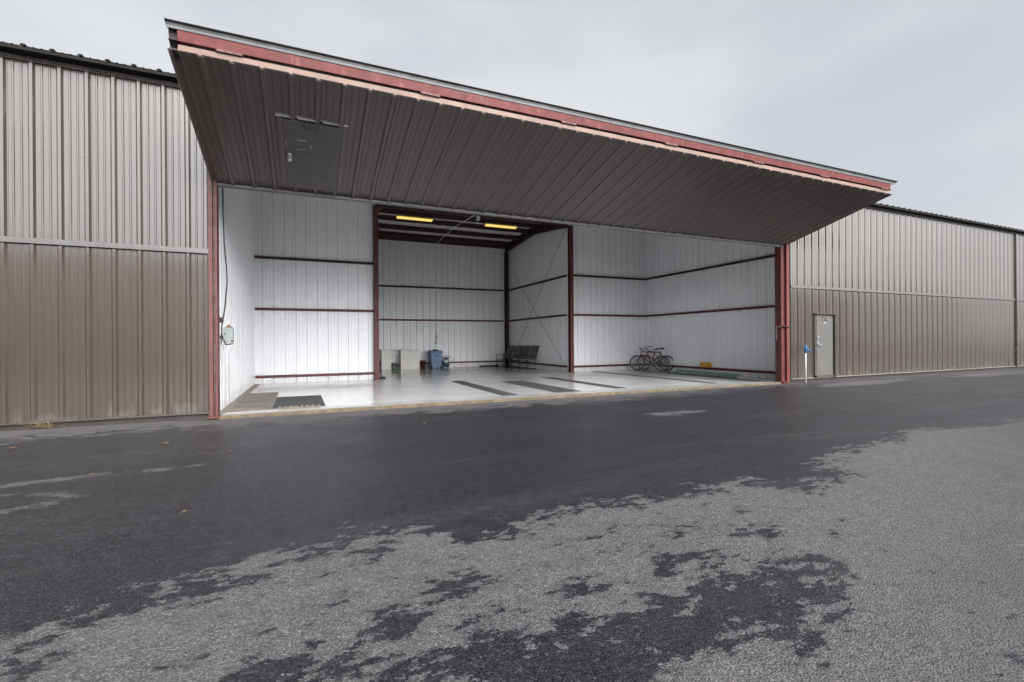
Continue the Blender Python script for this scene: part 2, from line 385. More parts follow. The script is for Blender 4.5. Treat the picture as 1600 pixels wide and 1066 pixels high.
# ends and rear of the building
def plain_wall(O,u,n,L,topf,mat,name='wall_panel',phase=.1,bot=-.1,back=None):
    w=HM(); sheet(w,O,u,(0,0,1),n,L,bot,topf,phase,0); return w.build(name,[mat,back or mat])
YREAR=21.8
plain_wall((X0,YREAR,0),(0,-1,0),(-1,0,0),YREAR-.03,lambda s:zroof(YREAR-s)-.05,M['brown'])
plain_wall((X1,.03,0),(0,1,0),(1,0,0),YREAR-.03,lambda s:zroof(s+.03)-.05,M['brown'])
plain_wall((X1,YREAR,0),(-1,0,0),(0,1,0),X1-X0,zroof(YREAR)-.05,M['brown'])

# ------------------------------------------------------------------ roof, purlins, rafters, columns
r=HM()
nf=Vector((0,-.1,1)).normalized()
Lf=math.hypot(RIDGE+.24,.1*(RIDGE+.24))
sheet(r,(X0-.2,-.24,zroof(-.24)),(1,0,0),(0,1,.1),(0,-.1,1),X1-X0+.4,0,Lf,(-3.20-X0+.2)%PER,0,t=.012)
Lr=math.hypot(YREAR+.2-RIDGE,.075*(YREAR+.2-RIDGE))
sheet(r,(X0-.2,RIDGE,zroof(RIDGE)),(1,0,0),(0,1,-.075),(0,.075,1),X1-X0+.4,0,Lr,(-3.20-X0+.2)%PER,0,t=.012)
r.box(X0-.2,X1+.2,RIDGE-.2,RIDGE+.2,zroof(RIDGE)+.03,zroof(RIDGE)+.045,0)
roof=r.build('roof',[M['roof'],M['lining']])
# dark closure under the overhanging sheet edge
t=HM(); t.box(X0,X1,-.225,-.07,5.722,5.735); t.box(X0,X1,-.236,-.225,5.722,5.765); t.build('eave_closure',M['roof'],roof)
def purlin(y,xa,xb,h=.20):
    z=zroof(y)-.016; p=HM(); p.box(xa,xb,y-.003,y+.003,z-h,z); p.box(xa,xb,y-.065,y-.003,z-.006,z); p.box(xa,xb,y+.003,y+.065,z-h,z-h+.006)
    p.build('purlin',M['red_dark'],roof)
for y in (1.0,2.3,3.6,4.9,6.2): purlin(y,XWL+.03,XWR-.03)
for y in (7.45,8.8,10.15,11.42,12.62,13.75): purlin(y,XTL+.03,XTR-.03)
t=HM(); t.box(XTL+.02,XTR-.02,YT-.13,YT-.035,6.44,6.63); t.build('eave_strut',M['red_dark'],roof)
def rafter(x):
    # tapered rafter: I section following the roof
    p=HM(); tops=lambda y: zroof(y)-.03-.0
    ys=[1.2,7.6,RIDGE,YT-.04]; dep=[.30,.42,.36,.34]
    for (a,b,da,db) in zip(ys,ys[1:],dep,dep[1:]):
        if b<=YB+.01: continue
        a_=max(a,YB-.35)
        za,zb=tops(a_),tops(b)
        p.hexa([(x-.006,a_,za-da),(x+.006,a_,za-da),(x+.006,b,zb-db),(x-.006,b,zb-db),(x-.006,a_,za),(x+.006,a_,za),(x+.006,b,zb),(x-.006,b,zb)])
        p.hexa([(x-.08,a_,za-da-.012),(x+.08,a_,za-da-.012),(x+.08,b,zb-db-.012),(x-.08,b,zb-db-.012),(x-.08,a_,za-da),(x+.08,a_,za-da),(x+.08,b,zb-db),(x-.08,b,zb-db)])
        p.hexa([(x-.08,a_,za),(x+.08,a_,za),(x+.08,b,zb),(x-.08,b,zb),(x-.08,a_,za+.012),(x+.08,a_,za+.012),(x+.08,b,zb+.012),(x-.08,b,zb+.012)])
    return p.build('rafter',M['red_dark'],roof)
rafter(XTR-.16); rafter(XTL+.16)
def column(x,y,mat,w=.16,d=.2,zt=6.2,zb=None):
    p=HM(); zb=zfl(y) if zb is None else zb
    p.box(x-w/2,x+w/2,y-d/2,y-d/2+.012,zb,zt); p.box(x-w/2,x+w/2,y+d/2-.012,y+d/2,zb,zt); p.box(x-.005,x+.005,y-d/2+.012,y+d/2-.012,zb,zt)
    p.box(x-w/2-.03,x+w/2+.03,y-d/2-.03,y+d/2+.03,zb,zb+.018)
    return p.build('column',mat)
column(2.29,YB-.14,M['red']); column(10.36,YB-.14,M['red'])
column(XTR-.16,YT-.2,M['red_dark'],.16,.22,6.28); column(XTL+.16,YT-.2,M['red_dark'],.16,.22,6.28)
# header over the opening
t=HM(); t.box(XL-.06,XR+.06,.02,.22,5.28,5.66); t.build('header_beam',M['red_dark'])

# ------------------------------------------------------------------ interior walls with girts
def girt(wall,p,q,z,n,h=.085,dep=.05):
    """red channel on the room side; n = direction into the room"""
    n=Vector(n); p=Vector((p[0],p[1],z-h/2)); q=Vector((q[0],q[1],z-h/2)); g=HM()
    g.obox(p+n*.002,q-p,n*dep,Vector((0,0,h)))
    g.obox(p+n*(.002+dep),q-p,n*.008,Vector((0,0,h*.25))); g.obox(p+n*(.002+dep)+Vector((0,0,h*.75)),q-p,n*.008,Vector((0,0,h*.25)))
    g.build('girt',M['red_dark'] if z>3 else M['red'],wall)  # top girts take the shaded copy of the red
ZG=(.17,2.407,4.112)
def iwall(O,u,n,L,topf,phase,girts=True,a0=.05,a1=.05,bot=-.09):
    w=HM(); sheet(w,O,u,(0,0,1),tuple(-q for q in n),L,bot,topf,phase,0,hs=1.45); o=w.build('interior_wall',[M['white'],M['white']])
    if girts:
        O=Vector(O);u=Vector(u)
        for z in ZG: girt(o,O+u*a0,O+u*(L-a1),z,n)
    return o
iwall((XWL,.06,0),(0,1,0),(1,0,0),YB-.06,lambda s:zroof(s+.06)-.03,.15,False)
iwall((XWL+.005,YB,0),(1,0,0),(0,-1,0),XTL-XWL,lambda s:zroof(YB)-.03,.2,True,.02,.0)
iwall((XTR,YB,0),(1,0,0),(0,-1,0),XWR-XTR-.005,lambda s:zroof(YB)-.03,.05,True,.09,.02)
iwall((XWR,YB,0),(0,-1,0),(-1,0,0),YB-.07,lambda s:zroof(YB-s)-.03,.22,True,.05,.0)
iwall((XTR,YT-.005,0),(0,-1,0),(-1,0,0),YT-YB-.01,lambda s:zroof(YT-s)-.03,.12,True,.3,.2)
iwall((XTL,YB+.005,0),(0,1,0),(1,0,0),YT-YB-.01,lambda s:zroof(YB+s)-.03,.12,True,.2,.3)
iwall((XTL,YT,0),(1,0,0),(0,-1,0),XTR-XTL,lambda s:zroof(YT)-.03,.2,True,.26,.28)
# cross bracing rods on the tail bay wall
for a,b in (((XTR-.11,YB+.05,6.15),(XTR-.11,YT-.9,.3)),((XTR-.11,YT-.35,5.6),(XTR-.11,YB+.1,.12))):
    t=HM(); t.tube([a,b],.009,6); t.build('brace_rod',M['black'])
# conduit on the rear wall, across the roof to the door
t=HM(); t.tube([(6.27,YT-.07,1.6),(6.27,YT-.07,6.42),(6.27,YT-.16,6.44)],.009,6); t.tube([(6.27,YT-.16,6.44),(6.2,RIDGE,6.50),(6.1,8.0,6.28),(6.05,5.0,5.95)],.014,6)
t.box(6.22,6.32,YT-.10,YT-.05,1.48,1.62); t.build('conduit',M['lining'])
t=HM(); t.tube([(6.24,YT-.12,1.62),(6.27,YT-.16,1.50),(6.20,YT-.15,1.40),(6.22,YT-.15,1.30),(6.16,YT-.14,1.27),(6.15,YT-.15,1.18),(6.22,YT-.14,1.16),(6.25,YT-.14,1.24),(6.27,YT-.14,1.14)],.016,6)
tag(t.build('hanging_cord',M['maroon']),'short dark red cord hanging in a loop on the rear white wall above the blue bin','cord'); 
# lift cable tensioned behind the raised door
t=HM(); t.tube([(XTL+.1,7.4,6.18),(6.0,7.4,6.13),(XTR-.2,7.4,6.10)],.012,6); t.build('lift_cable',M['red_faded'],roof)

# ------------------------------------------------------------------ door posts
p=HM(); p.box(-1.545,-1.487,-.11,.10,.0,5.3); p.box(-1.487,-1.452,-.03,.10,.0,5.3); p.box(-1.452,-1.425,-.085,.10,.0,5.3); p.box(-1.58,-1.40,-.14,.10,.0,.03)
postL=p.build('door_post',M['post_pink'])
t=HM(); t.box(-1.4245,-1.418,-.088,.10,.03,5.3); t.build('post_flange',M['red'],postL)
t=HM(); z=.25
while z<5.0:
    h=random.uniform(.05,.16); w_=random.choice((.006,.014,.022)); t.box(-1.482,-1.482+w_,-.0385,-.03,z,z+h); z+=h
t.build('guide_strip',M['guide'],postL)
p=HM(); p.box(12.96,13.215,-.04,.16,.0,4.35); p.box(13.11,13.215,-.10,-.04,.0,4.35); p.box(13.215,13.245,-.06,.1,.0,4.35); p.box(12.94,13.26,-.12,.18,.0,.03)
p.box(13.02,13.2,-.02,.14,4.35,5.3)
postR=p.build('door_post',M['red'])
t=HM(); t.box(13.115,13.213,-.108,-.10,.03,4.3); t.build('post_flange',M['red_faded'],postR)
t=HM(); t.tube([(12.96,-.05,1.66),(12.72,-.05,1.67),(12.735,-.05,1.28),(12.66,-.05,1.275)],.020,8); t.tube([(12.98,-.06,1.66),(13.10,-.12,1.67),(13.17,-.13,1.66)],.026,8)
t.build('crank_handle',M['red_dark'],postR)

# ------------------------------------------------------------------ raised folding door
YF,ZI,ZF=-2.824,4.111,4.838
d=Vector((0,YF,ZF-ZI)); LL=d.length; d.normalize(); nd=Vector((0,-d.z*-1*0+d.y*0,0))
nd=Vector((0,d.z,-d.y)); nd=-nd if nd.z>0 else nd     # downward normal of the lower leaf
lw=HM(); sheet(lw,(XL-.02,0,ZI),(1,0,0),d,nd,XR-XL+.04,.0,LL-.004,(1.51-XL+.02)%PER,1,screws=(.25,1.2,2.15),back=0)
leaf=lw.build('lower_door_leaf',[M['brown_leaf']])
# steel frame of the lower leaf above the sheet
up=-nd
for x in np.linspace(XL+.05,XR-.05,9):
    t=HM(); t.obox((x-.03,0,ZI)+0*d if False else Vector((x-.03,0,ZI))+up*.006+d*.03,(.06,0,0),d*(LL-.2),up*.09); t.build('frame_tube',M['red_dark'],leaf)
for s in (.05,1.0,1.95):
    t=HM(); t.obox(Vector((XL+.02,0,ZI))+up*.097+d*s,(XR-XL-.04,0,0),d*.06,up*.05); t.build('frame_rail',M['red_dark'],leaf)
# front channel of the lower leaf, sky glare on its upturned face painted in
t=HM(); o=Vector((-1.405,0,ZI))+d*(LL-.10); t.obox(o+up*.004,(XR-.10+1.405,0,0),d*.10,up*.082)
k=0
xx=1.51-PER*9
while xx<XR-.05:
    if xx>XL+.12:
        t.prism([(-.030,0),(-.014,.020),(.014,.020),(.030,0)],Vector((xx,0,ZI))+d*(LL-.03),(1,0,0),nd,d*.034)
    xx+=PER
ch=t.build('front_channel',M['pink'],leaf,.003)
# dark boxes for the hollow channel ends, their shade put into the colour
for xa,xb in ((XL-.015,-1.405),(XR-.10,XR+.015)):
    t=HM(); t.obox(Vector((xa,0,ZI))+d*(LL-.17)+up*.004,(xb-xa,0,0),d*.10,up*.082)
    t.obox(Vector((xa,0,ZI))+d*(LL-.17)+up*.0,(xb-xa,0,0),d*.165,up*.0045); t.build('channel_end',M['dark_trim'],leaf)

# inner edge rubber
t=HM(); t.box(XL-.01,XR+.02,-.035,.05,ZI-.055,ZI-.004); t.tube([(XL,-.04,ZI-.055),(XR,-.04,ZI-.055)],.014,6); t.build('edge_seal',M['rubber_grey'],leaf)
# walk door in the lower leaf
def LP(x,s,h=0): return Vector((x,0,ZI))+d*s+nd*h
wx0,wx1=-.30,.53
t=HM(); t.obox(LP(wx0,.27,.020),(wx1-wx0,0,0),d*1.76,nd*.022); wd=t.build('walk_door',M['door_brown'],leaf,.003)
t=HM(); t.obox(LP(wx0-.075,.22,.004),(.07,0,0),d*1.84,nd*.036); t.obox(LP(wx1+.005,.22,.004),(.07,0,0),d*1.84,nd*.036); t.obox(LP(wx0-.005,.22,.004),(wx1-wx0+.01,0,0),d*.045,nd*.034); t.build('walk_door_frame',M['brown_leaf'],leaf)
t=HM()
for a,b in ((-.40,-.19),(-.105,.165),(.24,.47),(.535,.61)): t.obox(LP(a,2.078,.006),(b-a,0,0),d*.010,nd*.034)
t.obox(LP(-.40,2.078,.001),(1.01,0,0),d*.03,nd*.010); t.build('drip_cap',M['plate'],leaf)
for x,s,a,b in ((-.295,1.47,.022,.12),(-.12,1.60,.13,.028),(-.12,1.36,.115,.014),(.065,1.47,.03,.10)):
    t=HM(); t.obox(LP(x,s-b/2,.042),(a,0,0),d*b,nd*.004); t.build('tape_strip',M['plate'],leaf)
t=HM(); 
def knob(mb,c,n,r):
    c=Vector(c);n=Vector(n); mb.tube([c,c+n*.012,c+n*.014],[r*1.1,r*1.1,r*.6],12); mb.tube([c+n*.014,c+n*.04,c+n*.05,c+n*.07,c+n*.075],[r*.5,r*.5,r,r,r*.6],12)
knob(t,LP(-.235,1.12,.042),nd,.032); t.tube([LP(-.235,1.21,.042),LP(-.235,1.21,.062)],.034,12); t.build('door_knob',M['steel'],leaf)
def arcpts(cx,cy,rx,ry,a0,a1,n=14): return [(cx+rx*math.cos(R_(a0+(a1-a0)*i/n)),cy+ry*math.sin(R_(a0+(a1-a0)*i/n))) for i in range(n+1)]
Cs=arcpts(.05,.08,.05,.08,50,310)
S6=[(.085,.155),(.045,.13),(.015,.085)]+arcpts(.05,.05,.045,.05,160,-200,20)
S7=[(0,.155),(.095,.155),(.045,.0)]
t=HM(); a=(1.05,0,0)
t.stroke(Cs,.022,LP(-.02,1.885,.0425),a,d,nd*.002); t.build('door_letter',M['letter_grey'],leaf)
t=HM(); t.stroke(S7,.022,LP(.105,1.885,.0425),a,d,nd*.002); t.build('door_number',M['letter_grey'],leaf)
# upper leaf, from the fold line back up to the header
H0=Vector((0,-.02,5.60)); F0=Vector((0,YF,4.955)); du=(F0-H0); LU=du.length; du.normalize(); nu=Vector((0,-du.z,du.y)); nu=nu if nu.z>0 else -nu
uw=HM(); sheet(uw,Vector((XL-.02,0,0))+H0+nu*.135,(1,0,0),du,nu,XR-XL+.04,.06,LU+.0,(1.51-XL+.02)%PER,1,back=0)
uleaf=uw.build('upper_door_leaf',[M['brown_leaf']])
for x in np.linspace(XL+.05,XR-.05,9):
    t=HM(); t.obox(Vector((x-.03,0,0))+H0+du*.05+nu*.01,(.06,0,0),du*(LU-.2),nu*.11); t.build('frame_tube',M['red_dark'],uleaf)
t=HM(); t.obox(Vector((-1.405,0,0))+F0-du*.10-nu*.004,(XR-.10+1.405,0,0),du*.10,nu*.125); t.build('front_channel',M['red_faded'],uleaf,.003)
for xa,xb in ((XL-.015,-1.405),(XR-.10,XR+.015)):  # dark boxes again, painted shade of the open upper channel ends
    t=HM(); t.obox(Vector((xa,0,0))+F0-du*.17,(xb-xa,0,0),du*.10,nu*.12)
    t.obox(Vector((xa,0,0))+F0-du*.17-nu*.0,(xb-xa,0,0),du*.165,nu*.004)
    t.prism([(0,0),(.15,0),(.10,-.055),(.05,-.055)],Vector((xa+.005,0,0))+F0-du*.19,du,nu,(xb-xa-.01,0,0)); t.build('channel_end',M['dark_trim'],uleaf)
for x in (-1.0,1.55,3.9,6.1,8.4,10.5,12.75):
    t=HM()
    for o_ in (0,.095,.19): t.box(x+o_,x+o_+.085,YF-.012,YF+.012,4.922,4.952)
    t.tube([(x-.02,YF,4.936),(x+.29,YF,4.936)],.009,6)
    t.build('fold_hinge',M['post_pink'],uleaf)
t=HM(); q=F0+nu*.121
t.obox(Vector((XL-.015,0,0))+q-du*.02,(XR-XL+.03,0,0),du*.03,nu*.028); t.build('weather_lip',M['rubber_grey'],uleaf)
t=HM(); t.obox(Vector((XL-.03,0,0))+q+nu*.028-du*.05,(XR-XL+.12,0,0),du*.085+nu*.05,nu*.006); t.obox(Vector((XL-.02,0,0))+q+nu*.028-du*.03,(XR-XL+.04,0,0),du*.035,nu*.045); t.build('weather_flap',M['flap'],uleaf)

# ------------------------------------------------------------------ C6 walk door in the right hand wall
t=HM(); dx0,dx1=14.50,15.36
t.box(dx0+.03,dx1-.05,-.058,-.050,.155,2.03); cd=t.build('personnel_door',M['door_grey'],None,.002)
t=HM(); t.box(dx0-.07,dx0+.028,-.072,-.036,.1,2.06); t.box(dx1+.012,dx1+.10,-.105,-.036,.1,2.06); t.box(dx0-.07,dx1+.10,-.072,-.036,.1005,.153); t.build('door_frame',M['brown_trim'],cd)
t=HM(); t.box(dx1-.05,dx1+.012,-.050,-.042,.155,2.03); t.build('door_reveal',M['black'],cd)
t=HM(); t.box(dx0-.08,dx1+.12,-.135,-.036,2.06,2.10); t.build('drip_cap',M['brown_trim'],cd)
t=HM(); t.tube([(dx0+.09,-.058,1.36),(dx0+.09,-.085,1.36)],.036,14); t.box(dx0+.066,dx0+.115,-.066,-.0585,1.06,1.30); t.tube([(dx0+.09,-.058,1.12),(dx0+.09,-.11,1.12),(dx0+.11,-.118,1.115),(dx0+.20,-.118,1.07)],.017,8); t.build('door_handle',M['galv'],cd)
t=HM(); t.tube([(dx0+.09,-.0662,1.265),(dx0+.09,-.075,1.265)],.017,10); t.build('keyhole',M['black'],cd)
t=HM(); o=Vector((dx0+.30,-.0585,1.85)); a=(.85,0,0); t.stroke(Cs,.030,o,a,(0,0,.85),(0,-.002,0)); t.build('door_letter',M['letter'],cd); t=HM(); t.stroke(S6,.030,o+Vector((.115,0,0)),(1.0,0,0),(0,0,.85),(0,-.002,0)); t.build('door_number',M['letter'],cd)
t=HM(); t.box(dx0+.39,dx0+.47,-.0615,-.0585,1.795,1.825); t.build('door_sticker',M['sign_white'],cd)

# ------------------------------------------------------------------ floor slab and asphalt
f=MB()
ys=[-.04,0,.1,.25,.5,.75,1.0,2,4,6,YB]
def floor_sheet(xa,xb,ys):
    for y0,y1 in zip(ys,ys[1:]): f.quad([(xa,y0,zfl(y0)),(xb,y0,zfl(y0)),(xb,y1,zfl(y1)),(xa,y1,zfl(y1))],0)
floor_sheet(-1.58,13.27,[-.04,0,.1]); floor_sheet(-1.58,14.48,ys[2:]); floor_sheet(XTL-.02,XTR+.02,[YB,9,11,13,YT+.02])
f.quad([(-1.58,-.04,-.25),(13.27,-.04,-.25),(13.27,-.04,zfl(-.04)),(-1.58,-.04,zfl(-.04))],1)
f.quad([(13.27,-.04,-.25),(13.27,.1,-.25),(13.27,.1,zfl(.1)),(13.27,-.04,zfl(-.04))],1)
f.quad([(13.27,.1,-.25),(14.48,.1,-.25),(14.48,.1,zfl(.1)),(13.27,.1,zfl(.1))],1)
f.quad([(-1.58,-.04,-.25),(-1.58,YB,-.25),(-1.58,YB,zfl(YB)),(-1.58,-.04,zfl(-.04))],1)
f.quad([(14.48,.1,-.25),(14.48,YB,-.25),(14.48,YB,zfl(YB)),(14.48,.1,zfl(.1))],1)
f.quad([(-1.58,-.04,-.25),(14.48,-.04,-.25),(14.48,YB,-.25),(-1.58,YB,-.25)],1)
fo=f.build('hangar_floor',[M['floor'],M['slab_edge']]); tag(fo,'glossy pale grey painted concrete hangar floor','floor',kind='structure')

MAIN=[(-1.37,-6.8),(-1.26,-6.78),(-1.15,-6.71),(-.99,-6.74),(-.96,-6.67),(-.89,-6.74),(-.84,-6.69),(-.74,-6.66),(-.74,-6.61),(-.69,-6.56),(-.55,-6.69),(-.45,-6.62),(-.41,-6.46),(-.29,-6.35),(-.17,-6.33),(.01,-6.39),(.09,-6.32),(.2,-6.24),(.21,-6.36),(.33,-6.3),(.51,-6.24),(.51,-6.31),(.69,-6.32),(.9,-6.47),(.9,-6.59),(.96,-6.68),(1.08,-6.6),(1.27,-6.69),(1.39,-6.59),(1.55,-6.56),(1.66,-6.44),(1.89,-6.46),(2.08,-6.39),(2.3,-6.49),(2.51,-6.49),(2.68,-6.6),(3.1,-6.58),(3.27,-6.46),(3.56,-6.51),(3.83,-6.59),(3.82,-6.75),(4.02,-6.85),(4.37,-6.76),(4.82,-6.78),(4.79,-6.46),(5.12,-6.27),(5.95,-6.12),(7.01,-5.97),(7.82,-5.77),(8.73,-5.88),(9.46,-6.11),(10.56,-6.01),(13.83,-6.53),(45,-9.8),(45,-30),(-15,-30),(-15,-9)]
WET=[[(-1.13,-7.08),(-1.08,-7.05),(-1.04,-6.95),(-1.0,-6.85),(-.96,-6.78),(-1.05,-6.79),(-1.12,-6.87),(-1.2,-6.92)],[(.53,-7.72),(.64,-7.64),(.7,-7.71),(.83,-7.7),(.93,-7.67),(1.04,-7.76),(1.18,-7.57),(1.33,-7.45),(1.39,-7.48),(1.4,-7.54),(1.24,-7.6),(1.22,-7.69),(1.21,-7.84),(1.31,-7.75),(1.44,-7.81),(1.61,-7.69),(1.86,-7.72),(1.99,-7.66),(2.22,-7.73),(2.37,-7.67),(2.56,-7.72),(2.61,-7.78),(2.77,-7.89),(2.76,-7.95),(2.52,-7.9),(2.44,-8.01),(2.27,-8.14),(2.0,-8.13),(1.78,-8.1),(1.72,-8.04),(1.64,-8.14),(1.52,-8.11),(1.35,-8.09),(1.23,-8.19),(1.13,-8.31),(.45,-8.0)],[(.4,-7.25),(.5,-7.13),(.63,-7.13),(.75,-7.1),(.87,-7.2),(.85,-7.23),(.67,-7.26),(.57,-7.31),(.48,-7.28)],[(.22,-7.53),(.24,-7.44),(.31,-7.45),(.33,-7.33),(.49,-7.38),(.43,-7.44),(.47,-7.52),(.39,-7.58),(.33,-7.61),(.27,-7.6)],[(.34,-7.7),(.41,-7.61),(.51,-7.66),(.5,-7.71),(.41,-7.72)],[(.06,-7.57),(.08,-7.52),(.17,-7.57),(.11,-7.65)],[(-.2,-7.46),(-.08,-7.44),(.01,-7.4),(.04,-7.45),(-.02,-7.52),(.03,-7.61),(-.09,-7.66),(-.34,-7.55),(-.26,-7.49)],[(.42,-6.51),(.5,-6.51),(.54,-6.57),(.42,-6.68),(.31,-6.62)],[(.56,-7.56),(.65,-7.5),(.71,-7.52),(.62,-7.59)],[(.69,-7.47),(.72,-7.42),(.8,-7.45),(.74,-7.51)],[(1.87,-7.44),(2.0,-7.32),(2.03,-7.37),(2.09,-7.44),(1.98,-7.49),(1.86,-7.54),(1.82,-7.52)],[(2.24,-7.17),(2.36,-7.09),(2.42,-7.14),(2.3,-7.2)],[(2.22,-7.26),(2.28,-7.26),(2.29,-7.37),(2.23,-7.34)],[(2.66,-7.32),(2.8,-7.34),(2.88,-7.4),(2.76,-7.43)],[(2.06,-7.49),(2.15,-7.48),(2.19,-7.55),(2.1,-7.55)]]
DRY=[[(-2.68,-3.86),(-2.57,-3.64),(-2.34,-3.65),(-2.08,-3.59),(-1.85,-3.57),(-1.83,-3.7),(-2.02,-3.69),(-2.17,-3.74),(-2.33,-3.7)],[(-1.56,-3.6),(-1.31,-3.6),(-1.33,-3.7),(-1.52,-3.67)],[(-1.21,-3.65),(-.98,-3.57),(-1.12,-3.66)],[(-2.31,-4.73),(-2.23,-4.59),(-2.15,-4.55),(-1.92,-4.49),(-1.94,-4.63),(-2.11,-4.63)],[(-2.26,-4.16),(-1.97,-4.22),(-1.77,-4.41),(-1.94,-4.41),(-2.05,-4.26)],[(-2.53,-4.1),(-2.46,-4.07),(-2.35,-4.09),(-2.42,-4.15)],[(5.52,-2.94),(6.03,-2.86),(6.66,-3.03),(6.22,-3.21),(5.57,-3.21)],[(13.2,-.82),(15.53,-.48),(18.46,-.92),(15.31,-1.48),(13.12,-1.4)],[(19.51,-.88),(23.13,-.53),(27.32,-.67),(24.83,-1.49),(21.0,-1.53)]]
def sdf(px,py,poly):
    """signed distance, positive inside"""
    d2=np.full(px.shape,1e9); ins=np.zeros(px.shape,bool); n=len(poly)
    for i in range(n):
        x0,y0=poly[i]; x1,y1=poly[(i+1)%n]; ex,ey=x1-x0,y1-y0; L2=ex*ex+ey*ey+1e-12
        t=np.clip(((px-x0)*ex+(py-y0)*ey)/L2,0,1); dx=px-x0-t*ex; dy=py-y0-t*ey; d2=np.minimum(d2,dx*dx+dy*dy)
        c=((y0>py)!=(y1>py)); xs=x0+(py-y0)*ex/(ey if abs(ey)>1e-9 else 1e-9); ins^= c&(px<xs)
    s=np.sqrt(d2); return np.where(ins,s,-s)
def rng(a,b,s): return list(np.arange(a,b-1e-6,s))
gx=[-400,-150,-60,-30,-20,-14,-10,-8,-7,-6,-5.5]+rng(-5,-3,.15)+rng(-3,8,.05)+rng(8,16,.12)+rng(16,34,.35)+[34,36,40,48,60,90,160,400]
gy=[-400,-150,-80,-50,-35,-25,-20,-16,-13,-11,-10]+rng(-9.5,-8.6,.15)+rng(-8.6,-3.4,.045)+rng(-3.4,.05,.06)+[.2,.6,1.5,4,8,14,22,30,50,100,400]
GX,GY=np.meshgrid(np.array(gx),np.array(gy))
px,py=GX.ravel(),GY.ravel()
def sstep(x,a,b): t=np.clip((x-a)/(b-a),0,1); return t*t*(3-2*t)
zz=-.012-.028*sstep(px,-2.3,-1.5)*(1-sstep(px,13.0,14.2))*np.exp(np.minimum(py,0)/1.2)
zz=np.where(py>.1,-.35,zz)
s=sdf(px,py,MAIN)
# right-hand part of the dried area is only half dry: a speckled mid grey
fade=sstep((-8.42+.36*(px-1.7))-py,-.5,1.1)*sstep(px,1.0,2.6)
damp=fade.copy()
for w in WET: s=np.minimum(s,-sdf(px,py,w)*1.0+.004)
for w in DRY: s=np.maximum(s,sdf(px,py,w)*(1.0)+.01)
edge=-(.95-.55*sstep(px,6,12))
s2=(py-edge)*.42                         # dry fringe along the foot of the building
s2=np.where(py>-2.2,s2,-9); s=np.maximum(s,s2)
amp=.42+.25*np.exp(-((py+.7)/.6)**2)*(1-.6*sstep(px,7,13))+.05*sstep(px,3,9)
amp=np.where((py<-3)&(py>-5.2)&(px<-.6),.10,amp)
near=sstep(px,-1.2,-.6)*(1-sstep(px,3.2,4.6))*(1-sstep(py,-6.4,-6.1))
s=np.where(s>0,np.minimum(s,.5-.33*near),s)
s=np.clip(s,-.45,.5)
nx,ny=len(gx),len(gy); me=bpy.data.meshes.new('asphalt_apron')
idx=np.arange(nx*ny).reshape(ny,nx); faces=np.stack([idx[:-1,:-1],idx[:-1,1:],idx[1:,1:],idx[1:,:-1]],-1).reshape(-1,4)
me.from_pydata(np.stack([px,py,zz],1).tolist(),[],faces.tolist()); me.materials.append(M['asphalt'])
for nm,arr in (('dry_edge',s),('ragged',amp),('damp',damp)):
    at=me.attributes.new(nm,'FLOAT','POINT'); at.data.foreach_set('value',arr.astype(np.float32))
me.update(); me.polygons.foreach_set('use_smooth',[True]*len(me.polygons))
ap=bpy.data.objects.new('asphalt_apron',me); COL.objects.link(ap); tag(ap,'dark asphalt apron, half dried after rain','ground',kind='structure')

# ------------------------------------------------------------------ things lying on the hangar floor
def flat(name,x0,x1,y0,y1,th,mat,label,cat,group=None,skew=0):
    t=MB(); z0,z1=zfl(y0)+.004,zfl(y1)+.004; n=12
    cx=(x0+x1)/2
    for i in range(n):
        a=y0+(y1-y0)*i/n; b=y0+(y1-y0)*(i+1)/n; sa=skew*(a-y0)/(y1-y0); sb=skew*(b-y0)/(y1-y0)
        t.hexa([(x0+sa-cx,a-y0,zfl(a)+.003),(x1+sa-cx,a-y0,zfl(a)+.003),(x1+sb-cx,b-y0,zfl(b)+.003),(x0+sb-cx,b-y0,zfl(b)+.003)]+[(x0+sa-cx,a-y0,zfl(a)+.003+th),(x1+sa-cx,a-y0,zfl(a)+.003+th),(x1+sb-cx,b-y0,zfl(b)+.003+th),(x0+sb-cx,b-y0,zfl(b)+.003+th)])
    return tag(t.build(name,mat,None,0,(cx,y0,0)),label,cat,group)
G='dark anti-slip strips on the hangar floor'
flat('floor_strip',4.37,4.79,.95,5.75,.004,M['strip'],'narrow dark anti-slip floor strip nearest the blue bin side, leftmost of the five','floor strip',G,.08)
flat('floor_strip',5.87,6.63,.98,4.75,.004,M['strip'],'widest dark anti-slip floor strip, twice as wide as the others','floor strip',G,.03)
flat('floor_strip',7.83,8.20,1.1,5.75,.004,M['strip'],'dark anti-slip floor strip just right of the widest one','floor strip',G,.08)
flat('floor_strip',11.28,11.55,1.0,7.7,.004,M['strip'],'long thin dark floor strip in front of the bicycles','floor strip',G,.08)
flat('floor_strip',13.10,13.36,.95,7.5,.004,M['strip'],'dark floor strip under the green coiled hose, nearest the right wall','floor strip',G,.3)
flat('floor_sheet',-1.38,-.64,.76,4.5,.012,M['board'],'brown stained sheet lying on the floor along the left wall','floor sheet',None,-.06)
flat('floor_mat',-.635,.35,.98,3.12,.015,M['mat'],'dark grey green ribbed mat lying by the brown stained sheet','mat',None,-.03)
t=MB(); n=26
for i in range(n):
    a=-.39+.78*i/n; b=-.39+.78*(i+.92)/n; h=.045+.018*math.sin(i*1.9)+random.uniform(-.004,.004)
    t.box(a,b,-.07+.012*math.sin(i*1.9+1),.05+random.uniform(-.008,.008),0,h)
t.box(-.38,.38,-.05,.03,.001,.034)
tag(t.build('wooden_threshold',M['wood'],None,0,(-.14,.72,zfl(.72)+.002)),'short notched pale wooden plank lying in front of the grey green mat','plank')
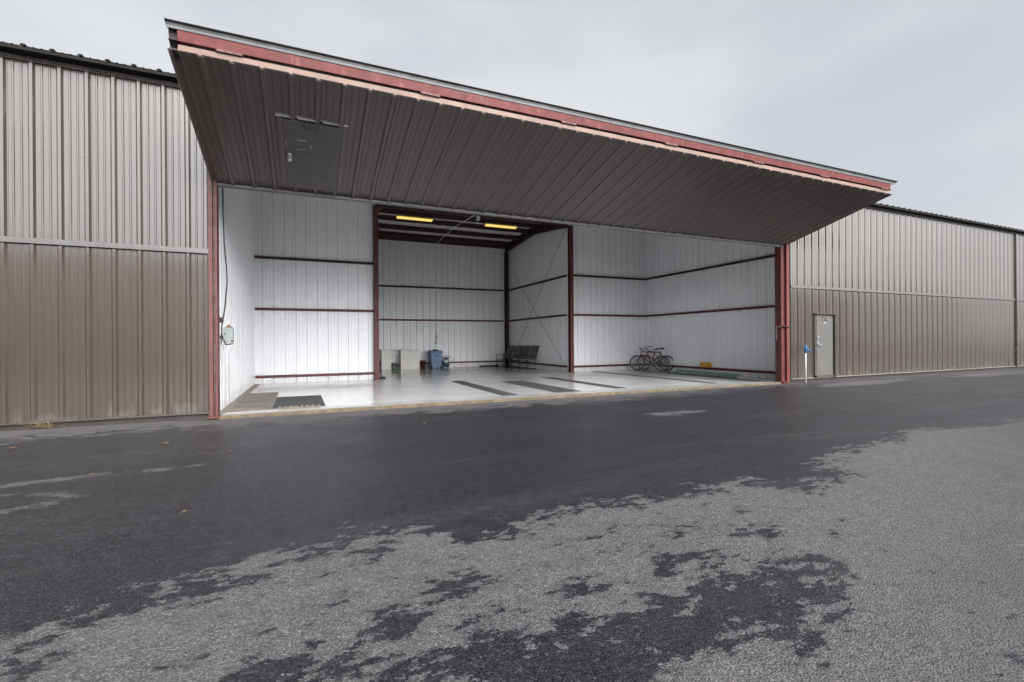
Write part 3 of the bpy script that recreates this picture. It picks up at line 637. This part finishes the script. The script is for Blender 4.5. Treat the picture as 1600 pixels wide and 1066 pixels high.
# coiled hose
t=MB(); pts=[]; turns=27; n=turns*14
for i in range(n+1):
    a=2*math.pi*i/14; pts.append((.075*math.cos(a),-1.5+3.0*i/n,.083+.072*math.sin(a)))
t.tube(pts,.016,6); ho=t.build('coiled_hose',M['green'],None,0,(13.46,3.4,zfl(3.4)+.006)); tag(ho,'green spiral coiled hose stretched along the floor by the right wall','hose')
t=MB(); t.box(-.08,.08,-.06,.06,0,.085); t.box(-.095,-.08,-.05,.05,.02,.07); tag(t.build('wood_block',M['wood'],None,.006,(13.36,5.02,zfl(5)+.008)),'small pale wood block at the far end of the green hose','block')
# yellow box on the girt
t=MB(); t.box(-.08,.08,-.22,.22,0,.17); yb=t.build('yellow_box',M['yellow'],None,.012,(XWR-.14,4.17,.215)); tag(yb,'small bright yellow plastic box resting on the low red rail of the right wall','box')
t=MB(); t.box(-.083,.083,-.223,.223,.171,.198); t.build('lid',M['yellow'],yb,.006)
t=MB(); t.box(-.092,-.0805,-.04,.04,.10,.15); t.build('latch',M['galv'],yb,.003)

# ------------------------------------------------------------------ bicycles
def make_bike(name,mats,label,seat_h=.93,straight=True,steer=0):
    fr,_=mats; root=empty(name,(0,0,0),label=label,cat='bicycle',group='bicycles by the right wall')
    R=.335; wb=1.07; A=Vector((wb/2,0,R)); C=Vector((-wb/2,0,R)); BB=Vector((-.10,0,.29))
    HT=Vector((.335,0,.83)); HB=Vector((.375,0,.70)); ST=Vector((-.235,0,.80))
    t=MB()
    t.tube([HT,ST],.023,8); t.tube([HB,BB],.027,8); t.tube([BB,ST],.023,8); t.tube([HT+Vector((-.006,0,.02)),HB-Vector((-.006,0,.02))],.022,8)
    for sy in (-1,1):
        t.tube([BB+Vector((0,sy*.03,0)),C+Vector((0,sy*.06,0))],.010,6); t.tube([ST+Vector((0,sy*.02,-.03)),C+Vector((0,sy*.06,0))],.009,6)
    t.build('frame',fr,root)
    t=MB()
    for sy in (-1,1): t.tube([HB+Vector((.008,sy*.02,-.02)),HB+Vector((.03,sy*.055,-.06)),A+Vector((-.03,sy*.058,.12)),A+Vector((0,sy*.058,0))],.012,6)
    t.build('fork',fr,root)
    t=MB(); st=HT+Vector((-.02,0,.06)); t.tube([HT,st,st+Vector((.09,0,.05))],.014,6); hb=st+Vector((.09,0,.05))
    t.tube([hb+Vector((-.10,-.29,.04 if straight else .12)),hb+Vector((-.02,-.18,.03 if straight else .12)),hb+Vector((0,-.05,0)),hb+Vector((0,.05,0)),hb+Vector((-.02,.18,.03 if straight else .12)),hb+Vector((-.10,.29,.04 if straight else .12))],.012,6)
    h=t.build('handlebar',M['black'],root)
    for sy in (-1,1): t=MB(); t.tube([hb+Vector((-.02,sy*.17,.03 if straight else .12)),hb+Vector((-.105,sy*.30,.04 if straight else .12))],.019,8); t.tube([hb+Vector((0,sy*.12,.01 if straight else .07)),hb+Vector((.05,sy*.18,-.03)),hb+Vector((.03,sy*.25,-.05))],.006,5); t.build('grip',M['rubber_dark'],h)
    t=MB(); t.tube([ST,Vector((ST.x-.02,0,seat_h-.02))],.013,6); t.build('seat_post',M['steel'],root)
    t=MB(); sx=ST.x-.03
    t.tube([(sx+.16,0,seat_h),(sx+.08,0,seat_h+.012),(sx,0,seat_h+.012),(sx-.08,0,seat_h+.018),(sx-.12,0,seat_h+.02)],[.016,.028,.05,.072,.055],10); 
    t.v=[(x,y,(z-seat_h)*.55+seat_h) for x,y,z in t.v]; t.build('saddle',M['black'],root)
    t=MB(); t.lathe([(.0,-.004),(.085,-.004),(.085,.004),(0,.004)],BB+Vector((0,-.05,0)),'y',20); t.bar(BB+Vector((0,-.06,0)),BB+Vector((.12,-.06,-.12)),.02,.012,(0,1,0)); t.bar(BB+Vector((0,.06,0)),BB+Vector((-.12,.06,.12)),.02,.012,(0,1,0))
    t.box(BB.x+.08,BB.x+.17,-.14,-.065,BB.z-.132,BB.z-.112); t.box(BB.x-.17,BB.x-.08,.065,.14,BB.z+.112,BB.z+.132); t.build('crankset',M['galv'],root)
    t=MB(); t.tube([BB+Vector((0,-.05,.085)),C+Vector((0,-.05,.05))],.006,5); t.tube([BB+Vector((0,-.05,-.085)),C+Vector((0,-.05,-.10)),C+Vector((.02,-.05,-.05))],.006,5); t.lathe([(.0,-.015),(.05,-.015),(.05,.005),(0,.005)],C+Vector((0,-.05,0)),'y',16); t.build('chain',M['black'],root)
    t=MB(); t.tube([BB+Vector((-.06,.05,-.02)),Vector((BB.x-.02,.20,.005))],.009,6); t.build('kickstand',M['steel'],root)
    for c in (A,C):
        w=MB(); n=40; w.tube([c+Vector((math.cos(2*math.pi*i/n)*(R-.024),0,math.sin(2*math.pi*i/n)*(R-.027))) for i in range(n)],.029,8,closed=True)
        wo=w.build('wheel',M['rubber_dark'],root)
        w=MB(); w.tube([c+Vector((math.cos(2*math.pi*i/n)*(R-.055),0,math.sin(2*math.pi*i/n)*(R-.055))) for i in range(n)],.0125,6,closed=True); w.build('rim',M['rim'],wo)
        w=MB()
        for i in range(28):
            a=2*math.pi*i/28; b=a+(.5 if i%2 else -.5); sy=.03 if i%4<2 else -.03
            w.tube([c+Vector((math.cos(b)*.02,sy,math.sin(b)*.02)),c+Vector((math.cos(a)*(R-.06),0,math.sin(a)*(R-.06)))],.0018,3)
        w.lathe([(.018,-.045),(.018,.045)],c,'y',10); w.build('spokes',M['steel'],wo)
    return root
b1=make_bike('bicycle',(M['bike_red'],0),'red bicycle with low straight handlebar, the nearer of the two by the right wall',.93,True)
b2=make_bike('bicycle',(M['bike_black'],0),'dark red bicycle with raised curved handlebar, half hidden behind the nearer one',.96,False)
def place_bike(o,front,rear,lean):
    f_=Vector(front);r_=Vector(rear); m=(f_+r_)/2; a=math.atan2(f_.y-r_.y,f_.x-r_.x)
    o.location=(m.x,m.y,zfl(m.y)+.012); o.rotation_euler=(lean,0,a)
place_bike(b1,(13.46,7.22),(14.02,6.36),R_(4)); place_bike(b2,(13.88,7.30),(14.34,6.36),R_(2))

# ------------------------------------------------------------------ rear of the hangar
zr=zfl(14.0)
cab=empty('cabinet_unit',(4.28,14.15,zr),label='white laminate cabinet unit with an open kneehole against the rear wall',cat='cabinet')
t=MB(); t.box(-.94,-.48,-.24,.24,0,.955); t.box(-.01,.92,-.24,.24,0,.955); t.box(-.479,-.011,.2,.24,.70,.955); t.build('carcass',M['cab'],cab,.003)
t=MB(); t.box(-.955,.935,-.262,.26,.957,.992); t.build('worktop',M['cab'],cab,.004)
for x0,x1 in ((-.935,-.485),(-.005,.452),(.458,.915)):
    t=MB(); t.box(x0,x1,-.2585,-.2415,.13,.945); dd=t.build('cabinet_door',M['cab'],cab,.003)
    t=MB(); xm=(x0+x1)/2 if x0<-.5 else (x1-.04 if x0<.2 else x0+.04)
    if x0<-.5: t.tube([(xm-.05,-.259,.86),(xm-.05,-.28,.86),(xm+.05,-.28,.86),(xm+.05,-.259,.86)],.006,6)
    else: t.tube([(xm,-.259,.91),(xm,-.28,.91),(xm,-.28,.81),(xm,-.259,.81)],.006,6)
    t.build('door_pull',M['galv'],dd)
gm=empty('small_engine',(4.05,13.98,zr),label='small green and black engine standing in the cabinet kneehole',cat='machine')
t=MB(); t.box(-.17,.17,-.14,.14,.03,.075); t.tube([(-.17,-.14,.02),(.17,-.14,.02)],.02,8); t.tube([(-.17,.14,.02),(.17,.14,.02)],.02,8); t.build('skid_base',M['green_paint'],gm,.006)
t=MB(); t.lathe([(.0,-.09),(.11,-.09),(.125,-.06),(.125,.05),(.08,.08),(0,.08)],(.02,0,.22),'y',20); t.build('engine_body',M['galv'],gm)
t=MB(); t.lathe([(0,-.03),(.075,-.03),(.075,.0),(0,0)],(.02,-.09,.22),'y',16); t.tube([(.1,-.1,.2),(.16,-.1,.22),(.17,-.05,.3),(.08,0,.34)],.014,6); t.build('recoil_cover',M['black'],gm)
t=MB(); t.box(-.19,-.08,-.1,.1,.10,.30); t.tube([(-.13,0,.3),(-.13,0,.34)],.025,10); t.build('fuel_tank',M['black'],gm,.02)
bn=MB(); bn.lathe([(.0,0),(.125,0),(.145,.40),(.152,.40),(.152,.415),(.138,.415),(.12,.03),(0,.03)],(0,0,0),'z',24)
tag(bn.build('waste_basket',M['maroon'],None,0,(5.40,14.0,zr)),'small maroon waste basket between the white cabinets and the blue bin','waste bin')
ct=empty('wheeled_bin',(6.0,13.85,zr),label='blue plastic wheeled rubbish bin with lid by the rear wall',cat='wheelie bin')
t=MB(); t.hexa([(-.24,-.24,.06),(.24,-.24,.06),(.24,.22,.06),(-.24,.22,.06),(-.30,-.32,.80),(.30,-.32,.80),(.30,.28,.80),(-.30,.28,.80)]); t.box(-.325,.325,-.345,.30,.80,.84); t.build('bin_body',M['blue_bin'],ct,.015)
t=MB(); t.hexa([(-.33,-.36,.842),(.33,-.36,.842),(.33,.33,.842),(-.33,.33,.842),(-.29,-.32,.90),(.29,-.32,.90),(.29,.29,.92),(-.29,.29,.92)]); t.tube([(-.26,.33,.86),(-.26,.38,.87),(.26,.38,.87),(.26,.33,.86)],.014,6); t.build('lid',M['blue_bin'],ct,.012)
t=MB(); 
for a,b,c,e in ((-.085,.085,.62,.645),(-.085,-.06,.64,.76),(.06,.085,.64,.76),(-.085,-.02,.755,.775)): t.obox((a,-.317,c),(b-a,0,0),(0,.012,0),(0,-.006,e-c))
t.build('emblem',M['black'],ct)
for sx in (-1,1):
    t=MB(); t.lathe([(0,-.025),(.075,-.025),(.085,-.01),(.085,.01),(.075,.025),(0,.025)],(sx*.235,-.2,.085),'x',18); t.build('wheel',M['rubber_dark'],ct)
t=MB(); t.tube([(-.17,-.10,.925),(-.09,-.15,.94),(.0,-.12,.95),(.08,-.15,.94),(.12,-.10,.93)],[.02,.035,.03,.03,.02],8); tag(t.build('work_glove',M['maroon'],None,0,(6.0,13.85,zr)),'dark crumpled work glove lying on the blue bin lid','glove')
sm=empty('red_stool',(5.63,14.15,zr),label='small dark red metal stand between the waste basket and the blue bin',cat='stand')
t=MB(); t.box(-.1,.1,-.1,.1,.22,.25); t.build('top',M['maroon'],sm,.004)
for sx in (-1,1):
    for sy in (-1,1):
        t=MB(); t.tube([(sx*.08,sy*.08,.22),(sx*.1,sy*.1,0)],.010,6); t.build('leg',M['galv'],sm)
cp=empty('air_compressor',(6.58,13.95,zr),label='small dark blue air compressor with hoop handle right of the blue bin',cat='compressor')
t=MB(); t.lathe([(0,-.18),(.08,-.175),(.115,-.14),(.115,.14),(.08,.175),(0,.18)],(0,0,.16),'x',20); t.box(-.12,-.08,-.08,.08,0,.06); t.box(.08,.12,-.08,.08,0,.06); t.build('tank',M['blue_dark'],cp)
t=MB(); t.box(-.09,.09,-.08,.08,.275,.36); t.lathe([(0,0),(.05,0),(.05,.10),(.035,.13),(0,.13)],(-.03,0,.36),'z',14); t.build('pump',M['sign_white'],cp,.008)
t=MB(); t.lathe([(0,-.05),(.06,-.05),(.06,.05),(0,.05)],(.0,-.02,.48),'y',14); t.box(-.11,.11,-.02,.08,.40,.56); t.build('motor',M['black'],cp,.01)
t=MB(); t.tube([(-.17,0,.2),(-.17,0,.60),(-.14,0,.63),(.14,0,.63),(.17,0,.60),(.17,0,.2)],.012,8); t.build('handle',M['black'],cp)
t=MB(); t.tube([(.16,-.02,.58),(.26,-.04,.58),(.36,-.05,.50),(.38,-.05,.40),(.30,-.04,.31),(.18,-.03,.26)],.011,6); t.build('air_hose',M['maroon'],cp)
t=MB(); t.tube([(-.55,0,.035),(-.2,0,.04),(.2,.0,.035),(.55,.02,.04)],.035,8); t.tube([(.4,0,.07),(.55,.02,.10)],.02,6); tag(t.build('pipe',M['black'],None,0,(9.05,14.15,zr)),'black pipe lying on the floor along the rear wall beside the chairs','pipe')
t=empty('tow_bar',(2.47,8.0,zfl(8)),label='red and black hand cart partly hidden behind the left red column',cat='hand cart')
q=MB(); q.tube([(0,.1,.55),(.03,.05,.30),(.05,0,.06)],.014,6); q.tube([(.03,-.06,.3),(.05,.16,.3)],.012,6); q.build('handle',M['red'],t)
q=MB(); q.tube([(0,.1,.53),(.01,.08,.62)],.03,8); q.build('grip',M['black'],t)
q=MB(); q.box(-.02,.16,-.06,.08,.0,.05); q.tube([(.0,-.05,.04),(.16,-.05,.04)],.035,8); q.build('foot',M['black'],t)

# sling chairs
def make_chair():
    root=empty('sling_chair',(0,0,0),label='x',cat='chair',group='folding sling chairs by the rear corner')
    W=.56
    for sy in (-1,1):
        y=sy*W/2; t=MB()
        t.tube([(.28,y,.40),(-.16,y,.36),(-.24,y,.44),(-.50,y,1.12)],.016,6)      # seat and back rail
        t.tube([(.24,y*1.06,.40),(.30,y*1.06,.02),(-.30,y*1.06,.02),(-.22,y*1.06,.42)],.015,6)
        t.build('side_frame',M['chair_frame'],root)
        t=MB(); t.tube([(.27,y*1.1,.40),(.27,y*1.1,.62),(.22,y*1.1,.65),(-.15,y*1.1,.64),(-.31,y*1.08,.62)],.014,6); t.bar((.22,y*1.1,.663),(-.16,y*1.1,.655),.05,.018); t.build('armrest',M['chair_frame'],root)
    t=MB(); 
    for p in ((.28,.40),(-.50,1.12),(-.3,.02)): t.tube([(p[0],-W/2,p[1]),(p[0],W/2,p[1])],.014,6)
    t.build('cross_bar',M['chair_frame'],root)
    def sling(pts,name):
        t=MB(); w=W/2-.022
        for (x0,z0),(x1,z1) in zip(pts,pts[1:]):
            t.hexa([(x0,-w,z0-.006),(x0,w,z0-.006),(x1,w,z1-.006),(x1,-w,z1-.006),(x0,-w,z0+.004),(x0,w,z0+.004),(x1,w,z1+.004),(x1,-w,z1+.004)])
        t.build(name,M['sling'],root)
    sling([(.27,.405),(.15,.385),(0,.365),(-.14,.362)],'seat'); sling([(-.25,.46),(-.33,.66),(-.415,.88),(-.49,1.10)],'backrest')
    return root
ch0=make_chair()
labs=['brown sling chair nearest the open bay, rightmost of the four in the row','brown sling chair second from the right in the row of four','brown sling chair second from the left in the row of four','brown sling chair deepest in the corner beside the red rear column']
for i,(x,y,a) in enumerate(((9.80,10.9,190),(9.78,11.82,190),(9.76,12.74,190),(9.70,13.62,192))):
    o=ch0 if i==0 else copy_tree(ch0)
    o.location=(x,y,zfl(y)); o.rotation_euler=(0,0,R_(a)); o['label']=labs[i]

# ------------------------------------------------------------------ ceiling lights
def lamp(x,y,z,label):
    o=empty('ceiling_light',(x,y,z),label=label,cat='ceiling light',group='lit fluorescent lights under the roof')
    L=.75
    t=MB(); t.prism([(-.13,.0),(-.05,.075),(.05,.075),(.13,.0),(.125,-.004),(.045,.066),(-.045,.066),(-.125,-.004)],(-L,0,0),(0,1,0),(0,0,1),(2*L,0,0)); t.box(-L-.012,-L,-.13,.13,-.01,.07); t.box(L,L+.012,-.13,.13,-.01,.07); t.build('reflector',M['lamp_house'],o)
    for sy in (-1,1):
        t=MB(); t.tube([(-L+.02,sy*.055,.018),(L-.02,sy*.055,.018)],.021,8); t.build('tube',M['lamp'],o)
    t=MB(); t.hexa([(-L+.02,-.09,-.055),(L-.02,-.09,-.055),(L-.02,.09,-.055),(-L+.02,.09,-.055),(-L+.01,-.118,-.006),(L-.01,-.118,-.006),(L-.01,.118,-.006),(-L+.01,.118,-.006)]); t.build('diffuser',M['lamp'],o)
    t=MB(); 
    for x in (-.5,.5): t.tube([(x,0,.075),(x,0,.14)],.006,5)
    t.build('hanger',M['galv'],o)
lamp(4.18,10.0,6.46,'yellow glowing fluorescent ceiling light on the left, nearer the left red column')
lamp(8.08,10.0,6.50,'yellow glowing fluorescent ceiling light on the right, nearer the rafter')
t=MB(); t.lathe([(0,-.13),(.035,-.13),(.05,-.11),(.05,-.01),(.03,.0),(.03,.02),(0,.02)],(0,0,0),'z',14); t.tube([(0,0,.02),(0,.0,.10)],.012,6)
tag(t.build('door_switch',M['conduit'],None,0,(3.44,.06,4.06)),'grey bullet shaped socket hanging under the raised door edge','lamp socket')

# ------------------------------------------------------------------ electrical box on the left wall
eb=empty('electrical_box',(-1.35,.62,1.10),label='grey green electrical control box with amber cap on the left jamb wall',cat='control box')
t=MB(); t.box(-.082,.075,-.02,.13,.20,.49); t.box(-.2,-.082,.06,.13,.28,.34); t.build('enclosure',M['box_grey'],eb,.006)
t=MB(); t.prism([(-.06,0),(.055,0),(.0,.055)],(0,.03,.491),(1,0,0),(0,0,1),(0,.08,0)); t.build('amber_cap',M['leaf'],eb)
t=MB(); t.tube([(.062,-.03,.24),(.062,-.02,.24)],.018,10); t.tube([(-.062,-.03,.37),(-.062,-.02,.37)],.014,10); t.build('button',M['black'],eb)
t=MB(); t.bar((-.05,-.01,.165),(.075,-.01,.185),.03,.022); t.build('bracket',M['red_dark'],eb)
t=MB(); t.box(-.135,-.09,-.0,.08,.05,.17); t.box(-.13,-.10,.0,.06,-.1,.05); t.build('junction_box',M['sign_white'],eb,.005)
t=MB(); t.box(-.05,.0,.02,.08,-.95,.04); t.box(-.055,.03,.0,.1,.06,.075); t.build('support_strut',M['galv'],eb)
t=MB(); t.tube([(-.075,-.02,3.2),(-.07,-.02,2.6),(-.055,-.02,2.05),(-.02,-.03,1.6),(-.012,-.03,1.35),(-.045,-.03,.92),(-.085,-.03,.62),(-.105,-.03,.50),(-.105,-.03,.36),(-.09,-.03,.28),(-.055,-.03,.22),(-.045,-.02,.17)],.013,6); t.tube([(-.105,-.03,.42),(-.118,-.02,.30),(-.115,-.01,.17)],.010,6); t.build('cable',M['cable'],eb)
t=MB(); t.box(-.155,-.10,-.02,.05,.58,.68); t.box(-.10,-.075,-.015,.02,.60,.64); t.tube([(-.15,-.03,.70),(-.10,-.03,.63)],.012,6); t.build('limit_switch',M['maroon'],eb,.005)

# ------------------------------------------------------------------ yard hydrant
hy=empty('yard_hydrant',(13.60,-.34,-.012),label='white standpipe with blue hydrant head in front of the brown wall',cat='hydrant')
t=MB(); t.tube([(0,0,-.05),(-.005,0,.5),(0,0,.93)],.024,12); t.build('standpipe',M['sign_white'],hy)
t=MB(); t.lathe([(0,.90),(.036,.90),(.042,.93),(.042,.99),(.055,1.0),(.055,1.06),(.042,1.09),(.03,1.13),(0,1.135)],(0,0,0),'z',14); t.tube([(.03,-.01,1.0),(.11,-.02,1.0),(.15,-.03,.965),(.165,-.03,.92)],[.024,.026,.026,.03],10); t.build('valve_head',M['blue_valve'],hy)
t=MB(); t.bar((-.02,-.02,1.10),(-.11,-.03,1.07),.03,.014); t.tube([(-.10,-.03,1.075),(-.115,-.03,.95)],.012,8); t.tube([(-.02,-.045,1.06),(.03,-.045,1.03)],.016,6); t.build('lever',M['blue_dark'],hy)

# ------------------------------------------------------------------ dry grass tuft and leaves
t=MB()
for i in range(60):
    x=random.gauss(0,.10); a=random.uniform(0,2*math.pi); L=random.uniform(.06,.17); h=random.uniform(.01,.12)
    p0=Vector((x,random.uniform(-.02,.04),0)); p1=p0+Vector((math.cos(a)*L*.5,math.sin(a)*.03-.02,h)); p2=p0+Vector((math.cos(a)*L,math.sin(a)*.05-.04,h*random.uniform(.3,1.2)))
    t.tube([p0,p1,p2],[.0022,.0018,.0008],3)
tag(t.build('dry_weed',M['straw'],None,0,(-3.75,-.06,-.012)),'tuft of dry straw coloured weed at the foot of the left wall','weed')
LG='dead leaves on the asphalt'
lf=[(-3.40,-1.69,.08,'orange dead leaf at the left edge of the dark asphalt'),(-1.98,-3.60,.045,'orange dead leaf on the pale dry streak at left'),(-.88,-5.24,.035,'small curled yellow leaf alone on the dark asphalt'),(1.71,-2.18,.07,'pale dead leaf on the asphalt below the left floor strip'),(-.86,-3.04,.05,'red brown leaf on the asphalt below the left post'),(-1.70,-2.2,.09,'long pale twig like leaf on the asphalt in front of the left post')]
for (x,y,sz,lb) in lf:
    t=MB(); n=7; a=random.uniform(-.4,.4)
    ro=[]
    for i in range(n):
        q=i/(n-1); w=.28*math.sin(math.pi*q)+.01; ro.append((q-.5,w,.10*math.sin(q*3+a)+.06))
    for (x0,w0,z0),(x1,w1,z1) in zip(ro,ro[1:]):
        for sy in (-1,1):
            t.hexa([(x0*sz,0,z0*sz),(x1*sz,0,z1*sz),(x1*sz,sy*w1*sz,(z1+.12*w1)*sz),(x0*sz,sy*w0*sz,(z0+.12*w0)*sz)]+[(x0*sz,0,z0*sz+.002),(x1*sz,0,z1*sz+.002),(x1*sz,sy*w1*sz,(z1+.12*w1)*sz+.002),(x0*sz,sy*w0*sz,(z0+.12*w0)*sz+.002)])
    o=t.build('dead_leaf',M['straw'] if 'pale' in lb or 'yellow' in lb else M['leaf'],None,0,(x,y,-.011)); o.rotation_euler=(0,0,random.uniform(-.5,.5)); tag(o,lb,'leaf',LG)

# ------------------------------------------------------------------ unseen hangar rows behind the viewer, added for the wall reflections
YO=-22.0
def opposite(xc,hw,label):
    op=empty('opposite_hangar',(xc,YO,0),label=label,cat='hangar',group='unseen hangar rows across the apron')
    t=MB(); sheet(t,(hw,0,0),(-1,0,0),(0,0,1),(0,1,0),2*hw,-.1,6.2,.1,0); t.box(-hw,hw,-14,-.01,-.1,6.18); t.build('wall_panel',[M['brown'],M['brown']],op)
    t=MB(); a=hw+.2; t.hexa([(-a,-14.2,6.2),(a,-14.2,6.2),(a,.3,6.2),(-a,.3,6.2),(-a,-7.2,6.7),(a,-7.2,6.7),(a,-6.8,6.7),(-a,-6.8,6.7)]); t.build('roof',M['roof'],op)
    n=max(1,int(2*hw/17))
    for i in range(n):
        t=MB(); x=-hw+1.5+i*17; t.box(x,x+13.5,.03,.09,.02,4.6); t.box(x,x+13.5,.09,.12,2.2,2.35); t.build('hangar_door',M['brown_trim'],op)
opposite(-26,21,'unseen brown hangar row added across the apron, left of the gap facing the open bay')  # gap left open between the rows so low sky lights the bay
opposite(68,27,'unseen brown hangar row added across the apron, right of the gap facing the open bay')

# ------------------------------------------------------------------ world, sun, camera
SUN_EL,SUN_AZ=R_(30),math.atan2(.25,-1.0)       # direction towards the sun: low behind the viewer, to the right
w=bpy.data.worlds.new('World'); sc.world=w; w.use_nodes=True; nt=w.node_tree
bg=nt.nodes['Background']
sky=N(nt,'ShaderNodeTexSky'); sky.sky_type='NISHITA'; sky.sun_disc=False; sky.sun_elevation=SUN_EL; sky.sun_rotation=SUN_AZ; sky.air_density=1.2; sky.dust_density=4
tc=N(nt,'ShaderNodeTexCoord')
hsv=N(nt,'ShaderNodeHueSaturation'); hsv.inputs['Saturation'].default_value=.25; nt.links.new(sky.outputs[0],hsv.inputs['Color'])
mp=N(nt,'ShaderNodeMapping'); mp.inputs['Scale'].default_value=(1,1,2.2); nt.links.new(tc.outputs['Generated'],mp.inputs['Vector'])
cl=noise(nt,1.7,5,.5,vec=mp.outputs['Vector'])
cc=mixc(nt,ramp(nt,cl,.34,.66),(.555,.583,.632),(.745,.755,.772))
vd=N(nt,'ShaderNodeVectorMath',operation='DOT_PRODUCT'); nt.links.new(tc.outputs['Generated'],vd.inputs[0]); vd.inputs[1].default_value=(.10,-.98,.17)
lobe=ramp(nt,vd.outputs['Value'],.25,.97,1.0,5.75)      # added bright quarter low behind the viewer, lights walls and open bay
lc=N(nt,'ShaderNodeCombineColor'); [nt.links.new(lobe,lc.inputs[i]) for i in range(3)]
cc=mixc(nt,1.0,cc,lc.outputs[0],'MULTIPLY')
out=mixc(nt,.93,hsv.outputs[0],cc)
nt.links.new(out,bg.inputs['Color']); bg.inputs['Strength'].default_value=.10
sl=bpy.data.lights.new('sun','SUN'); sl.energy=.5; sl.angle=R_(44); sl.color=(1,.985,.97)
so=bpy.data.objects.new('sun',sl); COL.objects.link(so)
dirv=Vector((math.sin(SUN_AZ)*math.cos(SUN_EL),math.cos(SUN_AZ)*math.cos(SUN_EL),math.sin(SUN_EL)))
so.rotation_euler=dirv.to_track_quat('Z','Y').to_euler(); so.location=(0,-20,30)
cam=bpy.data.cameras.new('camera'); co=bpy.data.objects.new('camera',cam); COL.objects.link(co); sc.camera=co
F=Vector((.40126518523,.91596176127,-.00055046789)).normalized(); U=Vector((.0063479839,-.0021799703,.999977475)).normalized(); Rv=F.cross(U).normalized(); U=Rv.cross(F)
co.matrix_world=Matrix(((Rv.x,U.x,-F.x,0),(Rv.y,U.y,-F.y,-9.6113),(Rv.z,U.z,-F.z,1.3048),(0,0,0,1)))
cam.sensor_fit='HORIZONTAL'; cam.sensor_width=36; cam.lens=36*732.18/1600; cam.clip_end=3000; cam.clip_start=.05
sc.view_settings.view_transform='Standard'; sc.view_settings.look='None'; sc.view_settings.exposure=3.1; sc.view_settings.gamma=1
